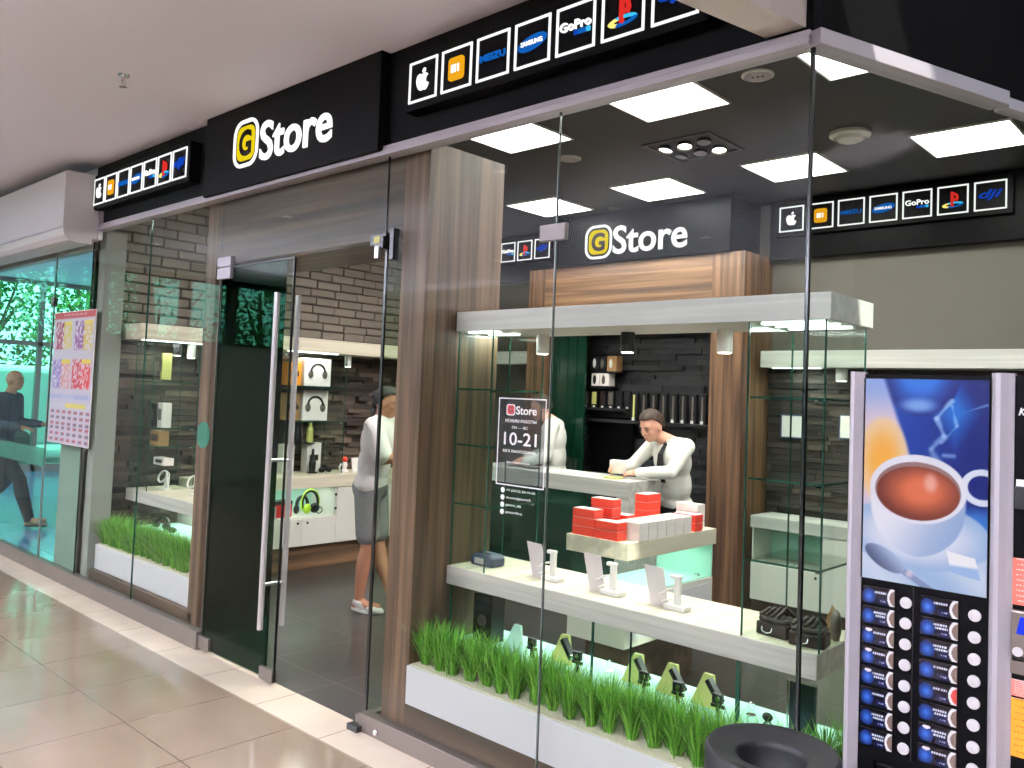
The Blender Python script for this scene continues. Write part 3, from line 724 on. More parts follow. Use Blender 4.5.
def apple_pts(cx, cz, s):
    body = [(0, .30), (.10, .36), (.24, .38), (.36, .30), (.23, .20), (.19, .05), (.25, -.12), (.42, -.14), (.34, -.32), (.22, -.45), (.12, -.46), (0, -.42), (-.12, -.46), (-.24, -.42), (-.38, -.2), (-.43, .02), (-.40, .22), (-.28, .36), (-.12, .37)]
    leaf = [(0, .43), (.02, .53), (.09, .61), (.17, .64), (.16, .53), (.10, .45)]
    return [[(cx + a * s, cz + b * s) for a, b in body[::-1]], [(cx + a * s, cz + b * s) for a, b in leaf]]
def ellpts(cx, cz, a, b, n=28, tilt=0.):
    return [(cx + a * math.cos(t) * math.cos(tilt) - b * math.sin(t) * math.sin(tilt), cz + a * math.cos(t) * math.sin(tilt) + b * math.sin(t) * math.cos(tilt)) for t in [2 * PI * k / n for k in range(n)]]
def logo_strip(x0, z0, size, pitch, yf, n0, housing_depth, label):
    t = thing('logo_sign', (x0, yf, z0), label, 'logo sign', None)
    xe = x0 + pitch * (6 - n0) + size
    MB().box(x0 - .03, xe + .04, yf, yf + housing_depth, z0 - .035, z0 + size + .035).build('housing', M['black_gloss'], t, bevel=.004)
    for k in range(n0, 7):
        a = x0 + pitch * (k - n0); b = a + size; cx, cz = (a + b) / 2, z0 + size / 2; e = size * .05
        f = MB().ring([(a, z0), (b, z0), (b, z0 + size), (a, z0 + size)], [(a + e, z0 + e), (b - e, z0 + e), (b - e, z0 + size - e), (a + e, z0 + size - e)], FNT(yf), 0, .006).build('logo_frame', M['frame_lit'], t)
        S = size; P = FNT(yf)
        if k == 0:
            mb = MB()
            for p in apple_pts(cx, cz - .03 * S, S * .48): mb.prism(p, P, 0, .010)
            mb.build('emblem', M['white_lit'], f)
        elif k == 1:
            em = MB().prism(rrect(cx - .25 * S, cx + .25 * S, cz - .27 * S, cz + .27 * S, .09 * S), P, 0, .008).build('emblem', M['orange_lit'], f)
            mb = MB(); q = lambda u, v, d: (cx + u * S, yf - .008 - d, cz + v * S)
            for (u0, u1, v0, v1) in ((-.14, -.095, -.09, .09), (-.095, .02, .05, .09), (-.03, .015, -.09, .05), (-.075, -.045, -.09, .02), (.07, .115, -.09, .09)):
                mb.prism([(u0, v0), (u1, v0), (u1, v1), (u0, v1)], q, 0, .004)
            mb.build('emblem_letters', M['white_lit'], f)
        elif k == 2:
            fit_text('MEIZU', cx - .38 * S, cx + .38 * S, cz - .075 * S, cz + .075 * S, yf, .009, M['blue_lit'], f, 'emblem', .01)
        elif k == 3:
            MB().prism(ellpts(cx, cz, .41 * S, .155 * S, 32, .18), P, 0, .006).build('emblem', M['blue_lit'], f)
            fit_text('SAMSUNG', cx - .30 * S, cx + .30 * S, cz - .05 * S, cz + .05 * S, yf - .006, .005, M['white_lit'], f, 'emblem_letters', .01)
        elif k == 4:
            fit_text('GoPro', cx - .40 * S, cx + .40 * S, cz - .03 * S, cz + .16 * S, yf, .009, M['white_lit'], f, 'emblem', .012)
            for i, mm in enumerate(('deepblue_lit', 'blue_lit', 'blue_lit', 'cyan_lit')):
                u = cx + (.0 + i * .105) * S - .02 * S
                MB().prism([(u, cz - .15 * S), (u + .085 * S, cz - .15 * S), (u + .085 * S, cz - .065 * S), (u, cz - .065 * S)], P, 0, .009).build('emblem_square', M[mm], f)
        elif k == 5:
            mb = MB()
            mb.prism([(cx - .06 * S, cz - .22 * S), (cx + .03 * S, cz - .25 * S), (cx + .03 * S, cz + .26 * S), (cx - .06 * S, cz + .29 * S)], P, 0, .012)
            mb.prism([(cx + .03 * S, cz + .26 * S), (cx + .03 * S, cz + .17 * S), (cx + .09 * S, cz + .13 * S), (cx + .10 * S, cz + .03 * S), (cx + .03 * S, cz + .04 * S), (cx + .03 * S, cz - .04 * S), (cx + .15 * S, cz - .06 * S), (cx + .19 * S, cz + .05 * S), (cx + .16 * S, cz + .18 * S)][::-1], P, 0, .012)
            mb.build('emblem', M['red_lit'], f)
            for (c0, c1, mm) in ((0, 2.1, 'cyan_lit'), (2.1, 4.2, 'lemon_lit'), (4.2, 6.28, 'blue_lit')):
                outer = [(cx + .34 * S * math.cos(t), cz - .18 * S + .10 * S * math.sin(t + .25)) for t in [c0 + (c1 - c0) * i / 8 for i in range(9)]]
                inner = [(cx + .22 * S * math.cos(t), cz - .18 * S + .045 * S * math.sin(t + .25)) for t in [c0 + (c1 - c0) * i / 8 for i in range(9)]]
                MB().prism(outer + inner[::-1], P, 0, .007).build('emblem_sweep', M[mm], f)
        else:
            fit_text('dji', cx - .36 * S, cx + .36 * S, cz - .17 * S, cz + .20 * S, yf, .009, M['deepblue_lit'], f, 'emblem', .015, italic=.3)
    return t
logo_strip(-7.03, 3.065, .208, .2285, 2.58, 0, .08, 'row of lit square logos on the fascia left of the large store sign')
logo_strip(-3.147, 3.074, .200, .2325, 2.58, 0, .08, 'row of lit square logos on the fascia right of the large store sign')
logo_strip(-3.178, 3.148, .212, .2480, 6.68, 0, .04, 'row of lit square logos inside, right of the inner store sign')
logo_strip(-6.68, 3.15, .212, .2480, 6.68, 3, .04, 'row of lit square logos inside, between the brown column and the inner sign')

# ================================================================== PORTALS
t = thing('wooden_portal', (-4.3, 2.72, 0), 'brown wooden door portal with thick columns behind the glass doors', 'portal')
MB().box(-5.375, -5.24, 2.72, 3.2, 0, 2.93).build('column', M['wood_v'], t, bevel=.002)
MB().box(-3.318, -3.128, 2.72, 3.25, 0, 2.93).build('column', M['wood_v'], t, bevel=.002)
MB().box(-5.24, -3.318, 2.72, 3.2, 2.47, 2.93).build('lintel', M['wood_h'], t, bevel=.002)
t = thing('wooden_portal', (-4.47, 6.3, 0), 'warm brown wooden portal framing the black stone niche behind the counter', 'portal')
MB().box(-5.65, -5.44, 6.3, 6.8, 0, 2.95).build('column', M['wood_warm_v'], t, bevel=.003)
MB().box(-3.585, -3.285, 6.3, 6.8, 0, 2.95).build('column', M['wood_warm_v'], t, bevel=.003)
MB().box(-5.44, -3.585, 6.3, 6.8, 2.45, 2.95).build('lintel', M['wood_warm_h'], t, bevel=.002)
t = thing('glass_door_panel', (-5.2, 6.42, 0), 'tall dark green glass panel beside the black stone niche', 'glass panel')
MB().box(-5.42, -5.0, 6.42, 6.45, 0.02, 2.45).build('panel', M['green_panel'], t, bevel=.003)
for x in (-5.33, -5.22, -5.11): MB().box(x, x + .012, 6.41, 6.42, .02, 2.45).build('rib', M['green_panel'], t)

# ================================================================== PLANTERS + GRASS
t = thing('planter_box', (-2.1, 2.71, .187), 'long white planter box below the right shop window', 'planter')
MB().box(-3.122, -1.10, 2.703, 2.872, .187, .369).build('box', M['planter_white'], t, bevel=.003)
MB().box(-3.11, -1.115, 2.715, 2.862, .369, .375).build('gravel', M['gravel'], t)
t = thing('planter_box', (-6.2, 2.76, .17), 'white planter box below the left shop window', 'planter')
MB().box(-7.03, -5.375, 2.755, 2.965, .175, .365).build('box', M['planter_white'], t, bevel=.003)
MB().box(-7.02, -5.385, 2.768, 2.952, .365, .371).build('gravel', M['gravel'], t)
MB().box(-6.325, -6.322, 2.753, 2.757, .175, .365).build('seam', M['grey_wall'], t)
t = thing('planter_box', tuple(rp(.9, -.2, .17)), 'white planter box along the slanted right glass', 'planter')
MB().obox(rp(1.0, -.2, .262), RD * .85, RN * .10, (0, 0, .09)).build('box', M['planter_white'], t, bevel=.003)
MB().obox(rp(1.0, -.2, .354), RD * .83, RN * .085, (0, 0, .003)).build('gravel', M['gravel'], t)
def tuft_mesh(seed, n=125, h=.20, sp=.13):
    rnd = random.Random(seed); mb = MB()
    for _ in range(n):
        a = rnd.uniform(0, 2 * PI); r0 = abs(rnd.gauss(0, .011)); lean = abs(rnd.gauss(.5, .4)) * sp; hh = h * rnd.uniform(.62, 1.08)
        d = Vector((math.cos(a), math.sin(a), 0)); sd = Vector((-d.y, d.x, 0)) * rnd.uniform(.0018, .0033)
        b = d * r0 + Vector((rnd.gauss(0, .006), rnd.gauss(0, .006), 0))
        pts = [b, b + d * lean * .25 + Vector((0, 0, hh * .4)), b + d * lean * .6 + Vector((0, 0, hh * .75)), b + d * lean * 1.05 + Vector((0, 0, hh))]
        w = (1, .95, .7)
        v = []
        for p, k in zip(pts[:3], w): v += [p - sd * k, p + sd * k]
        v.append(pts[3])
        mb.add(v, [(0, 1, 3, 2), (2, 3, 5, 4), (4, 5, 6)])
    return mb
tufts = [tuft_mesh(100 + k).build('grass_tuft', M['grass'], org=O0) for k in range(5)]
def put_tuft(i, first, x, y, z, s, label, grp, rnd):
    o = tufts[i % 5] if first else tufts[i % 5].copy()
    if not first: C.objects.link(o)
    o.location = (x, y, z); o.rotation_euler = (0, 0, rnd.uniform(0, 6.28)); o.scale = (s, s, s * rnd.uniform(.92, 1.08))
    tag(o, label, 'artificial grass', grp)
rnd = random.Random(3); k = 0
for i in range(20):
    x = -3.055 + i * .098
    put_tuft(k, k < 5, x + rnd.uniform(-.012, .012), 2.775 + rnd.uniform(-.012, .012), .374, 1.0, 'green artificial grass tuft in gravel of the long right planter', 'grass tufts in the right planter', rnd); k += 1
for i in range(19):
    x = -3.005 + i * .098
    put_tuft(k, False, x + rnd.uniform(-.012, .012), 2.833 + rnd.uniform(-.008, .008), .374, 1.0, 'green artificial grass tuft in gravel of the long right planter', 'grass tufts in the right planter', rnd); k += 1
for i in range(34):
    x = -6.98 + (i % 17) * .097
    put_tuft(k, False, x + rnd.uniform(-.012, .012), 2.82 + (i // 17) * .07 + rnd.uniform(-.012, .012), .369, 1.12, 'green artificial grass tuft in the left window planter', 'grass tufts in the left planter', rnd); k += 1
for i in range(12):
    p = rp(.24 + i * .12, -.2, .356)
    put_tuft(k, False, p.x, p.y, p.z, .9, 'green artificial grass tuft beside the slanted right glass', 'grass tufts along the slanted glass', rnd); k += 1

# ================================================================== WINDOW STICKER (opening hours)
t = thing('window_sticker', (-2.4, G - .007, 1.26), 'white outlined opening hours sticker on the shop glass', 'window sticker')
yS = G - .0065
MB().box(-2.535, -2.262, yS - .0005, yS, 1.297, 1.672).build('film', M['smoke_film'], t)
MB().ring([(-2.535, 1.297), (-2.262, 1.297), (-2.262, 1.672), (-2.535, 1.672)], [(-2.530, 1.302), (-2.267, 1.302), (-2.267, 1.667), (-2.530, 1.667)], FNT(yS), .0005, .0012).build('outline', M['decal_white'], t)
def st(body, x0, x1, z0, z1, b=.02, m='decal_white'): return fit_text(body, x0, x1, z0, z1, yS - .0005, .0008, M[m], t, 'lettering', b * .4)
MB().ring(rrect(-2.488, -2.438, 1.597, 1.645, .012), rrect(-2.484, -2.442, 1.601, 1.641, .010), FNT(yS), .0005, .0014).build('badge_outline', M['decal_white'], t)
bd = MB().prism(rrect(-2.482, -2.444, 1.603, 1.639, .009), FNT(yS), .0005, .0013).build('badge', M['decal_red'], t)
fit_text('G', -2.475, -2.451, 1.608, 1.634, yS - .0013, .0006, M['black_matt'], bd, 'badge_letter', .05)
st('Store', -2.432, -2.315, 1.602, 1.638, .04)
st('РЕЖИМ РАБОТЫ', -2.492, -2.315, 1.567, 1.581)
st('ПН — ВС', -2.452, -2.362, 1.540, 1.552, .0)
st('10-21', -2.497, -2.310, 1.470, 1.525, .02)
st('БЕЗ ВЫХОДНЫХ', -2.500, -2.312, 1.437, 1.451)
st('без перерывов', -2.475, -2.345, 1.392, 1.401, .0)
for i, s in enumerate(('+7 (3412) 24-19-42', 'vk.com/gstore18', 'gstore_izh', 'gstore18.ru')):
    z = 1.276 - i * .031
    MB().lathe([(.0115, 0), (.0115, .0008)], (-2.492, yS - .0005, z), 20, (0, -1, 0)).build('icon', M['decal_white'], t)
    st(s, -2.472, -2.472 + (.165, .140, .088, .095)[i], z - .006, z + .007, .01)

# poster on the left glass
def poster_col(u, v):
    c = (.80, .79, .83)
    if v > .955: return (.72, .16, .2) if not (.25 < u < .8 and .968 < v < .985 and int(u * 60) % 2) else (.9, .85, .85)
    if v > .40:
        for (a, b, d, e, cols) in ((.06, .46, .72, .93, ((.62, .12, .3), (.85, .8, .35))), (.54, .95, .70, .93, ((.55, .3, .55), (.85, .75, .3))), (.04, .46, .42, .64, ((.55, .5, .75), (.85, .6, .55))), (.52, .95, .42, .64, ((.75, .16, .2), (.85, .15, .12)))):
            if a < u < b and d < v < e:
                q = cols[0] if u < (a + b) / 2 else cols[1]
                h = random.Random(int(u * 46) * 97 + int(v * 60)).uniform(-.9, 1)
                if v > e - .03 and u > (a + b) / 2: return (.93, .85, .25)
                return q if h > -.25 else (.86, .84, .88)
        return c
    if .335 < v < .37: return (.6, .68, .85) if math.sin(u * 150) > 0 else (.78, .8, .88)
    if v < .31:
        if v > .27: return (.9, .85, .4) if .4 < u < .9 else (.8, .82, .85)
        if (u * 7) % 1 > .35 and (v * 24) % 1 > .45: return (.38, .36, .4) if math.sin(u * 40 + v * 90) > -.3 else (.75, .25, .3)
    return c
t = thing('poster', (-7.49, G - .012, 1.13), 'product advertising poster with red header taped to the lobby glass', 'poster')
MB().box(-7.935, -7.025, G - .014, G - .009, 1.13, 2.245).build('sheet', M['paper'], t)
paint('print', M['print'], t, lambda u, v: (-7.932 + u * .904, G - .0150, 1.133 + v * 1.108), 70, 90, lambda u, v: tuple(k * .74 for k in poster_col(u, v)))

# ================================================================== RIGHT WINDOW DISPLAY
BEFORE = set(o.name for o in C.objects)
t = thing('display_counter', (-2.2, 3.03, 0), 'long pale display counter with glass front behind the right planter', 'display counter')
MB().box(-3.185, -1.245, 3.0, 3.42, .708, .80).build('counter_top', M['laminate'], t, bevel=.002)
MB().box(-3.18, -1.25, 3.005, 3.415, .8, .8015).build('top_surface', M['laminate_y'], t)
MB().box(-3.18, -1.25, 3.035, 3.38, .385, .42).build('light_tray', M['turquoise'], t, bevel=.003)
MB().box(-3.16, -1.27, 3.07, 3.36, -.03, .385).build('base', M['white_panel'], t)
MB().box(-3.17, -1.26, 3.025, 3.031, .36, .708).build('glass_panel', M['glass_case'], t)
for x, w in ((-2.262, .008), (-2.06, .004), (-1.562, .016), (-3.175, .008)):
    g = MB().box(x - .004, x + .004, 3.031, 3.38, .42, .708).build('glass_divider', M['glass_case'], t)
    MB().box(x - w / 2, x + w / 2, 3.024, 3.034, .40, .708).build('glass_edge', M['glass_edge'], g)
MB().box(-1.262, -1.256, 3.03, 3.38, .36, .708).build('glass_divider', M['glass_case'], t)
t = thing('display_canopy', (-2.2, 3.0, 2.005), 'long pale boxed canopy over the right window display', 'canopy')
MB().box(-3.19, -1.222, 3.0, 3.42, 2.005, 2.105).build('box', M['laminate_w'], t, bevel=.002)
MB().box(-3.15, -2.95, 3.05, 3.09, 1.998, 2.006).build('light_strip', M['led'], t)
MB().box(-3.15, -2.95, 3.20, 3.23, 1.998, 2.006).build('light_strip', M['led'], t)
for yy in (3.06, 3.18, 3.30): MB().box(-1.52, -1.27, yy, yy + .03, 1.998, 2.006).build('light_strip', M['led'], t)
def canister(x, y, z, h, m, label, lm='lamp_warm', r=.034):
    t = thing('canister_light', (x, y, z), label, 'spotlight')
    MB().lathe([(r, 0), (r, -h), (r * .85, -h), (r * .8, -h + .01), (0, -h + .01)], (x, y, z), 28).build('housing', M[m], t)
    MB().lathe([(r * .82, -h + .002), (r * .8, -h - .004), (0, -h - .005)], (x, y, z), 20).build('lens', M[lm], t)
    l = bpy.data.lights.new('canister_spot', 'SPOT'); l.energy = 10; l.spot_size = 1.5; l.spot_blend = .6; l.shadow_soft_size = .03; l.color = (1, .9, .76)
    o = bpy.data.objects.new('canister_spot', l); C.objects.link(o); o.location = (x, y, z - h - .01)
canister(-2.85, 3.3, 2.005, .10, 'white_plastic', 'white canister light under the canopy near the left glass cabinet')
canister(-2.318, 3.3, 2.005, .095, 'black_plastic', 'black canister light under the middle of the canopy')
canister(-1.807, 3.3, 2.005, .10, 'white_plastic', 'white canister light under the canopy near the right glass cabinet')
def glass_cabinet(x0, x1, y0, y1, z0, z1, shelves, label, sides='xy', base=(0, 0, 0)):
    t = thing('glass_cabinet', ((x0 + x1) / 2, y0, z0), label, 'glass cabinet')
    th = .006
    def pn(a, b, c, d):
        g = MB().box(a, b, c, d, z0, z1).build('glass_pane', M['glass_case'], t); return g
    g = pn(x0, x1, y0, y0 + th)
    pn(x0, x1, y1 - th, y1); pn(x0, x0 + th, y0 + th, y1 - th); pn(x1 - th, x1, y0 + th, y1 - th)
    for (a, b) in ((x0, y0), (x1, y0), (x1, y1), (x0, y1)):
        MB().box(a - .003, a + .003, b - .003, b + .003, z0, z1).build('glass_edge', M['glass_edge'], t)
    for z in shelves:
        s = MB().box(x0 + th, x1 - th, y0 + th, y1 - th, z - .004, z + .004).build('glass_shelf', M['glass_case'], t)
        MB().box(x0 + th, x1 - th, y0 + th, y0 + th + .003, z - .004, z + .004).build('shelf_edge', M['glass_edge'], s)
        MB().box(x1 - th - .003, x1 - th, y0 + th, y1 - th, z - .004, z + .004).build('shelf_edge', M['glass_edge'], s)
        for yy in (y0 + .02, y1 - .04):
            MB().box(x1 - .03, x1 - .008, yy, yy + .02, z - .012, z - .004).build('shelf_clip', M['chrome'], s)
    return t
glass_cabinet(-3.175, -2.93, 3.012, 3.40, .8015, 2.004, (1.12, 1.42, 1.706), 'tall glass cabinet with glass shelves at the left end of the counter')
glass_cabinet(-1.545, -1.243, 3.012, 3.40, .8015, 2.004, (1.09, 1.40, 1.712), 'tall glass cabinet with glass shelves at the right end of the counter')

# tablet holders
def holder(x, y, label):
    t = thing('tablet_holder', (x, y, .8015), label, 'device holder', 'tablet holders on the window counter')
    b = Vector((x, y, .8015)); u = Vector((.94, .34, 0)); w = Vector((-.34, .94, 0)); u2 = Vector((.985, -.17, 0))
    # slanted acrylic sheet
    p = lambda a, h, d=0.: b + u2 * a + w * (d - h * .12) + Vector((0, 0, h))
    q = [(-.105, .0), (.0, .0), (-.03, .165), (-.145, .165)]
    MB().prism(q, lambda a, h, d: p(a, h, d), 0, .004).build('acrylic_sheet', M['acrylic'], t)
    MB().box(x - .012, x + .092, y - .026, y + .034, .8015, .824).build('base', M['white_plastic'], t, bevel=.004)
    pl = MB().box(x + .026, x + .054, y - .008, y + .014, .822, .940).build('post', M['white_plastic'], t, bevel=.004)
    MB().box(x + .006, x + .056, y - .010, y + .016, .930, .946).build('cap', M['white_plastic'], t, bevel=.004)
    mb = MB(); mb.tube([(x + .03, y - .012, .89), (x + .008, y - .03, .885), (x - .012, y - .03, .868), (x - .03, y - .025, .862)], .0045, 8)
    mb.tube([(x + .028, y - .012, .845), (x + .005, y - .03, .842), (x - .02, y - .025, .83)], .004, 8)
    mb.build('cable', M['white_plastic'], t, smooth=True)
    return t
holder(-2.645, 3.15, 'white tablet holder with slanted clear sheet, leftmost of three')
holder(-2.29, 3.15, 'white tablet holder with slanted clear sheet, middle of three')
holder(-1.955, 3.15, 'white tablet holder with slanted clear sheet, nearest the brown bags')
# gadget in left cabinet
t = thing('wrapped_gadget', (-3.05, 3.16, .8015), 'dark bluish wrapped gadget box in the left glass cabinet', 'gadget')
MB().prism([(-3.135, .8015), (-2.985, .8015), (-2.98, .845), (-3.005, .86), (-3.11, .862), (-3.138, .84)], lambda u, v, d: (u, d, v), 3.12, 3.22).build('body', M['blue_cloth'], t, bevel=.008)
MB().box(-3.10, -3.03, 3.112, 3.12, .812, .842).build('label', M['acrylic'], t, bevel=.002)
MB().tube([(-3.1, 3.14, .864), (-3.06, 3.13, .87), (-3.02, 3.15, .862)], .006, 8).build('strap', M['black_plastic'], t)
# leather cases
def case(x, y, label, rz):
    t = thing('camera_case', (0, 0, 0), label, 'camera case')
    MB().box(-.055, .055, -.04, .04, 0, .042).build('box', M['leather'], t, bevel=.006)
    MB().box(-.050, .050, -.036, .038, .042, .060).build('lid', M['leather'], t, bevel=.008)
    mb = MB()
    for k in range(4): mb.tube([(-.045 + k * .02, -.03, .06), (-.03 + k * .02, 0, .078 + .004 * k), (-.02 + k * .02, .03, .062)], .0065, 8)
    mb.build('folded_strap', M['leather'], t)
    MB().tube([(-.03, -.042, .028), (-.028, -.046, .016), (-.012, -.048, .010), (.004, -.046, .016), (.006, -.042, .028)], .0022, 8).build('buckle_ring', M['chrome'], t)
    t.location = (x, y, .8015); t.rotation_euler = (0, 0, rz); t['big'] = 1; WORLD[t.name] = Vector(t.location); return t
case(-1.455, 3.13, 'dark brown leather camera case with ring, left of the two in the right cabinet', -.1)
case(-1.315, 3.10, 'dark brown leather camera case, right of the two in the right cabinet', .15)
t = thing('folded_card', (-1.29, 3.24, .8015), 'yellow folded card with grey camera behind the brown leather cases', 'card')
MB().prism([(-1.32, .8015), (-1.26, .8015), (-1.265, .90), (-1.29, .93), (-1.31, .88)], lambda u, v, d: (u, d, v), 3.24, 3.245).build('card', M['kraft'], t)
MB().ell((-1.27, 3.23, .86), (.022, .02, .06)).build('figure', M['steel_dull'], t)
# lower tray goods
def easel(x, y, col, label, s=1., cam_=True):
    t = thing('card_easel', (x, y, .42), label, 'display card')
    w = .055 * s
    MB().prism([(x - w, .42), (x + w, .42), (x + w * .35, .42 + .105 * s), (x - w * .35, .42 + .105 * s)], lambda u, v, d: (u, y + d - (v - .42) * -.25, v), -.004, .012).build('card', M[col], t, bevel=.002)
    if cam_:
        a = Vector((x + w * .35, y - .012, .42 + .10 * s)); b = Vector((x + w * 1.35, y - .022, .42 + .035 * s))
        MB().bar(a, b, .035, .024).build('grip', M['black_plastic'], t, bevel=.004)
        MB().lathe([(.011, 0), (.011, .006)], b + Vector((0, -.012, .012)), 14, (0, -1, 0)).build('lens', M['chrome'], t)
    return t
def mini_camera(x, y, label):
    t = thing('action_camera', (x, y, .42), label, 'action camera', 'action cameras on the light tray')
    MB().box(x - .006, x + .006, y - .006, y + .006, .42, .46).build('stem', M['black_plastic'], t)
    b = MB().box(x - .022, x + .022, y - .012, y + .012, .475, .515).build('body', M['black_plastic'], t, bevel=.004)
    MB().box(x - .030, x + .030, y - .006, y + .006, .458, .472).build('bracket', M['black_plastic'], t, bevel=.002)
    MB().lathe([(.011, 0), (.010, .006)], (x + .006, y - .012, .498), 16, (0, -1, 0)).build('lens', M['chrome'], b)
easel(-2.835, 3.14, 'mint_card', 'large pale mint display card left of the yellow cards', 1.15, False)
easel(-2.56, 3.18, 'yellow_card', 'yellow green display card with black grip, leftmost by the clear post', 1.2)
easel(-2.155, 3.2, 'yellow_card', 'yellow green display card with black grip, second from left', 1.2)
easel(-1.975, 3.2, 'yellow_card', 'yellow green display card with black grip, third from left', 1.2)
easel(-1.80, 3.2, 'yellow_card', 'yellow green display card with black grip, rightmost', 1.2)
for x, l in ((-2.70, 'small black action camera on the tray beside the mint card'), (-2.42, 'small black action camera on the tray right of the leftmost yellow card'), (-2.055, 'small black action camera on the tray after the second yellow card'), (-1.885, 'small black action camera on the tray after the third yellow card'), (-1.70, 'small black action camera on the tray after the last yellow card')):
    mini_camera(x, 3.13, l)
t = thing('speaker_box', (-3.03, 3.15, .42), 'tall black boxed gadget with round disc behind the left planter glass', 'boxed gadget')
MB().box(-3.10, -2.97, 3.12, 3.22, .42, .66).build('box', M['black_plastic'], t, bevel=.004)
MB().lathe([(.030, 0), (.030, .004), (.02, .006), (.019, .002)], (-3.035, 3.12, .53), 28, (0, -1, 0)).build('disc', M['steel_dull'], t)
MB().box(-3.085, -2.985, 3.117, 3.12, .60, .63).build('label', M['car_glass'], t)
t = thing('framed_stand', (-1.40, 3.25, .42), 'small dark standing board with silver frame at the right end of the tray', 'stand')
MB().box(-1.455, -1.345, 3.25, 3.262, .42, .60).build('board', M['car_glass'], t)
mb = MB(); mb.tube([(-1.46, 3.245, .42), (-1.46, 3.245, .607), (-1.34, 3.245, .607)], .0035, 8); mb.build('frame', M['chrome'], t)
t = thing('action_camera', (-1.52, 3.2, .42), 'small black camera on tripod left of the silver framed board', 'action camera')
MB().ell((-1.52, 3.2, .455), (.022, .016, .018)).build('body', M['black_plastic'], t)
mb = MB()
for k in range(3): mb.tube([(-1.52, 3.2, .445), (-1.52 + .03 * math.cos(k * 2.1), 3.2 + .03 * math.sin(k * 2.1), .421)], .003, 6)
mb.build('tripod', M['black_plastic'], t)
for i, x in enumerate((-2.33, -1.62)):
    t = thing('ring_stand', (x, 3.26, .42), ('small chrome ring stand between the two clear posts', 'small chrome ring stand beside the dark green glass post')[i], 'stand')
    MB().lathe([(.02, 0), (.02, .003)], (x, 3.26, .42), 16).build('foot', M['chrome'], t)
    MB().tube([(x + .014 * math.cos(a), 3.26, .455 + .014 * math.sin(a)) for a in [-PI / 2 + .2 * k for k in range(29)]], .002, 6).build('ring', M['chrome'], t)

KD = .9783      # the display stands against the wooden column
for o in list(C.objects):
    if o.name in BEFORE or o.parent is not None: continue
    l = Vector(o.location) - Vector((0, 0, H)); o.location = Vector((0, 0, H)) + l * KD
    if o.type != 'LIGHT': o.scale = (KD * 1.2,) * 3 if 'big' in o else (KD, KD, KD)
    if 'big' in o: del o['big']

# ================================================================== ISLAND WITH BOXES
t = thing('display_island', (-2.87, 4.33, 0), 'pale display island with glass middle, stacked with red and white boxes', 'display island')
MB().box(-3.085, -2.655, 3.845, 4.81, .805, .90).build('top', M['laminate_y'], t, bevel=.002)
MB().box(-3.07, -2.668, 3.858, 4.80, .322, .60).build('cabinet', M['white_panel'], t, bevel=.003)
MB().box(-3.06, -2.678, 3.868, 4.79, .60, .606).build('lit_surface', M['turquoise'], t)
MB().box(-3.0, -2.74, 3.95, 4.70, 0, .322).build('plinth', M['wood_dark'], t)
for a in ((-3.07, -2.668, 3.858, 3.864), (-3.07, -3.064, 3.864, 4.79), (-2.674, -2.668, 3.864, 4.79)):
    MB().box(*a, .606, .805).build('glass_pane', M['glass_case'], t)
MB().box(-3.07, -2.668, 4.78, 4.79, .606, .805).build('back_panel', M['turquoise'], t)
MB().box(-2.668, -2.664, 3.90, 4.76, .36, .57).build('side_door', M['planter_white'], t, bevel=.002)
t2 = thing('lock', (-2.72, 4.70, .606), 'small chrome lock on the lit surface of the display island', 'lock')
MB().cyl((-2.72, 4.70, 0), .012, .606, .625, 14).build('barrel', M['chrome'], t2); MB().bar((-2.74, 4.70, .617), (-2.70, 4.69, .617), .012, .01).build('arm', M['chrome'], t2)
def mk_box(m, w=.155, d=.088, h=.050):
    t = thing('product_box', (0, 0, 0), 'x', 'box')
    MB().box(-w / 2, w / 2, -d / 2, d / 2, 0, h * .96).build('carton', M[m], t, bevel=.0015)
    MB().box(-w / 2 + .003, w / 2 - .003, -d / 2 + .003, d / 2 - .003, h * .96, h).build('top_print', M['white_box' if m == 'white_box' else 'white_box'], t)
    return t
first = {}
def pbox(m, x, y, z, label, rz=0., grp='product boxes stacked on the display island'):
    if m not in first:
        o = first[m] = mk_box(m); o.location = (x, y, z); o.rotation_euler = (0, 0, rz); o['label'] = label
    else: o = dup(first[m], (x, y, z), label, rz)
    o['group'] = grp; return o
PL = {0: 'lowest', 1: 'second from bottom', 2: 'third from bottom', 3: 'fourth from bottom', 4: 'fifth from bottom'}
z0 = .9005
for k in range(4): pbox('red_box', -2.980, 3.905, z0 + k * .0505, 'red product box, %s in the front left stack' % PL[k]) if k < 3 else None
for k in range(2): pbox('red_box', -2.812, 3.90, z0 + k * .0505, 'red box with white top, %s in the short stack at the front corner' % PL[k])
for k in range(4): pbox('red_box', -2.965, 4.055, z0 + k * .0505, 'red product box, %s in the stack behind the front left one' % PL[k])
for k in range(4): pbox('red_box', -2.980, 4.52, z0 + k * .0505, 'red product box, %s in the tall stack below the counter leg' % PL[k], PI / 2)
for k in range(2): pbox('red_box', -2.960, 4.20, z0 + k * .0505, 'red product box, %s in the low stack in the middle' % PL[k])
for k in range(2): pbox('red_box', -2.735, 4.60, z0 + k * .0505, 'red product box, %s in the pair near the right end' % PL[k])
for i in range(6):
    for k in range(2 if i else 2):
        pbox('white_box', -2.735, 4.0 + i * .0935, z0 + k * .0505, '%s white product box, %s in the white row on the island' % (('lower', 'upper')[k], ('frontmost', 'second', 'third', 'fourth', 'fifth', 'rearmost')[i]))
for i in range(3): pbox('white_box', -2.780 + i * .0, 4.70 + i * .0, z0 + i * .0505, 'white product box, %s at the far right end of the island' % PL[i])

